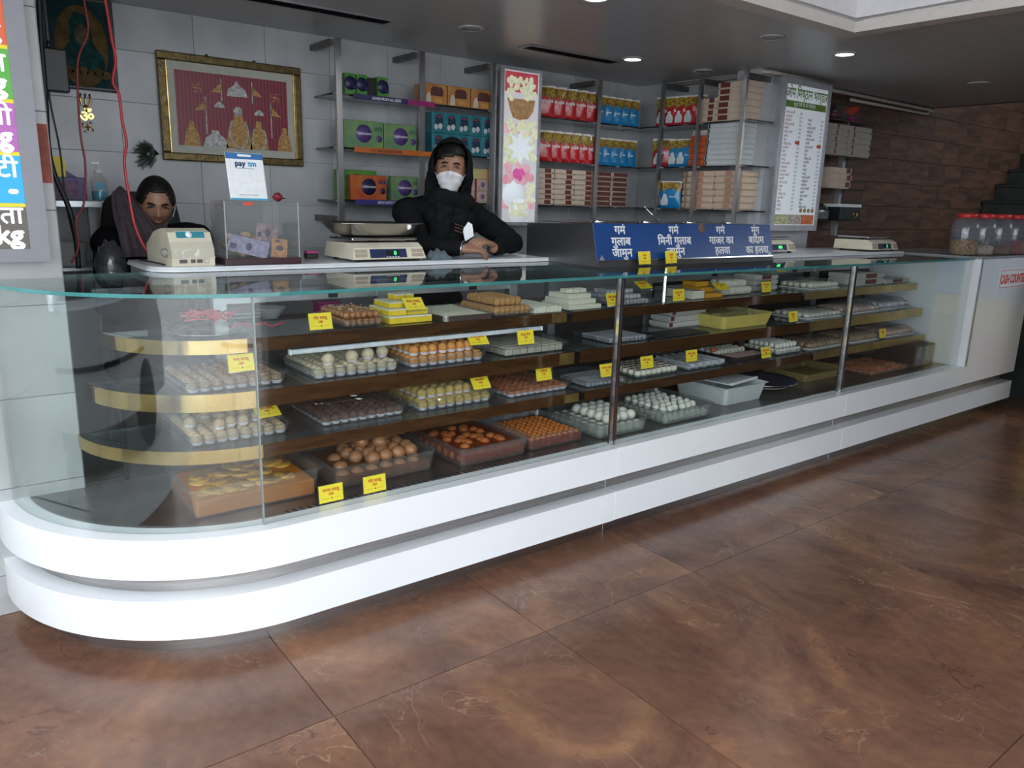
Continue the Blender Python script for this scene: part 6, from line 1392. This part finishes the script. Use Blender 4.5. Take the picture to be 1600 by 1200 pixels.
# corner behind the left pillar
dk = thing('steel_side_table', 'narrow steel side table in the corner behind the seated man', 'table', (.40, 4.18, 0))
MB().rbox(0, .395, 0, .40, 1.42, 1.452, .003).build('top', ALU, dk)
for x, y in ((.33, .03), (.33, .35), (.03, .35), (.03, .03)): bx(x, x + .035, y, y + .035, 0, 1.42).build('leg', ALU, dk)
MB().rbox(.01, .385, .03, .39, 1.12, 1.14, .003).build('lower_shelf', ALU, dk)
pu = thing('biscuit_box', 'purple biscuit display box with raised flap on the side table', 'box', (.60, 4.24, 1.4525))
PURB = M('purple_carton', (.06, .03, .16), .45, var=.1); MB().rbox(-.085, .085, 0, .12, .0005, .105, .002, seg=1).build('carton', PURB, pu)
MB().prism([(-.085, 0), (.07, 0), (-.085, .10)], 0, .003).build('flap', PURB, pu, (0, .118, .106), (PI / 2, 0, 0)); bx(-.075, .05, -.001, 0, .01, .09).build('printed_panel', M('purple_print2', (.10, .03, .10), .5, var=.8, scale=40), pu); bx(-.08, .02, .112, .118, .106, .20).build('yellow_card', YELLOW, pu)
txt('MILK', .03, PAPER, pu, (-.045, .1145, .125))
sb = thing('sanitizer_bottle', 'clear pump bottle half full of blue liquid on the side table', 'bottle', (.74, 4.24, 1.4525))
MB().lathe([(.001, .001), (.034, .001), (.036, .01), (.036, .10), (.016, .12), (.016, .13)], n=20).build('body', ACRYL, sb); MB().lathe([(.001, .003), (.033, .003), (.033, .045), (.001, .046)], n=20).build('liquid', M('blue_liquid', (.10, .38, .52), .2), sb)
MB().lathe([(.017, .128), (.017, .142), (.006, .145), (.006, .168), (.001, .168)], n=14).build('pump', WHITEP, sb); MB().rbox(-.03, .008, -.007, .007, .168, .178, .002).build('nozzle', WHITEP, sb); bx(-.025, .02, -.0368, -.0362, .05, .085).build('label_sticker', M('blue_label', (.10, .30, .42), .5), sb)
tub = thing('white_tub', 'white plastic tub on the lower shelf behind the pillar', 'tub', (.60, 4.30, 1.1405)); MB().lathe([(.055, 0), (.06, .004), (.078, .11), (.082, .112), (.075, .112), (.055, .01), (.001, .008)], n=4 * 6).build('tub', WHITEP, tub)
pbg2 = thing('plastic_bag', 'clump of clear plastic bags beside the seated man', 'bag', (.655, 3.655, 1.106)); MB().ball((0, 0, .09), .065, (.9, .9, 1.5), 16, 12, jit=.16).build('bag', FILM, pbg2)
MB().ball((.0, .0, .05), .05, (1.1, .9, .9), 12, 8, jit=.16).build('inner_bag', FILM, pbg2)
bx(.56, .76, 3.575, 3.735, 1.08, 1.105).build('side_ledge', ALU, ctr)

# snack stand at the right edge
sk = thing('snack_stand', 'yellow and blue snack advert stand on wheels at the right edge', 'stand', (6.94, 2.22, 0))
MB().rbox(0, .42, -.50, 0, .10, .66, .01).build('lower_panel', M('stand_yellow', (.55, .42, .05), .4), sk); MB().rbox(0, .42, -.50, 0, .661, .84, .01).build('middle_panel', M('stand_bright_yellow', (.66, .46, .02), .4), sk); MB().rbox(0, .42, -.50, 0, .841, 1.25, .01).build('upper_panel', M('stand_blue', (.02, .20, .40), .4), sk)
tag(MB().ball((-.001, -.10, .36), .12, (.02, .9, 1.6), 14, 10, jit=.1).build('printed_snack', M('printed_orange_snack', (.50, .17, .05), .5, var=.4, scale=50), sk), kind='stuff')
bx(-.003, 0, -.2, -.02, .10, .16).build('printed_strip', M('dark_green_print'), sk)
for y in (-.06, -.44):
    for x in (.05, .36): MB().lathe([(.001, -.012), (.03, -.012), (.03, .012), (.001, .012)], (x, y, .0305), 14, axis='x').build('wheel', BLACK, sk)
bx(.02, .40, -.48, -.02, .0605, .0995).build('wheel_frame', DARK, sk)
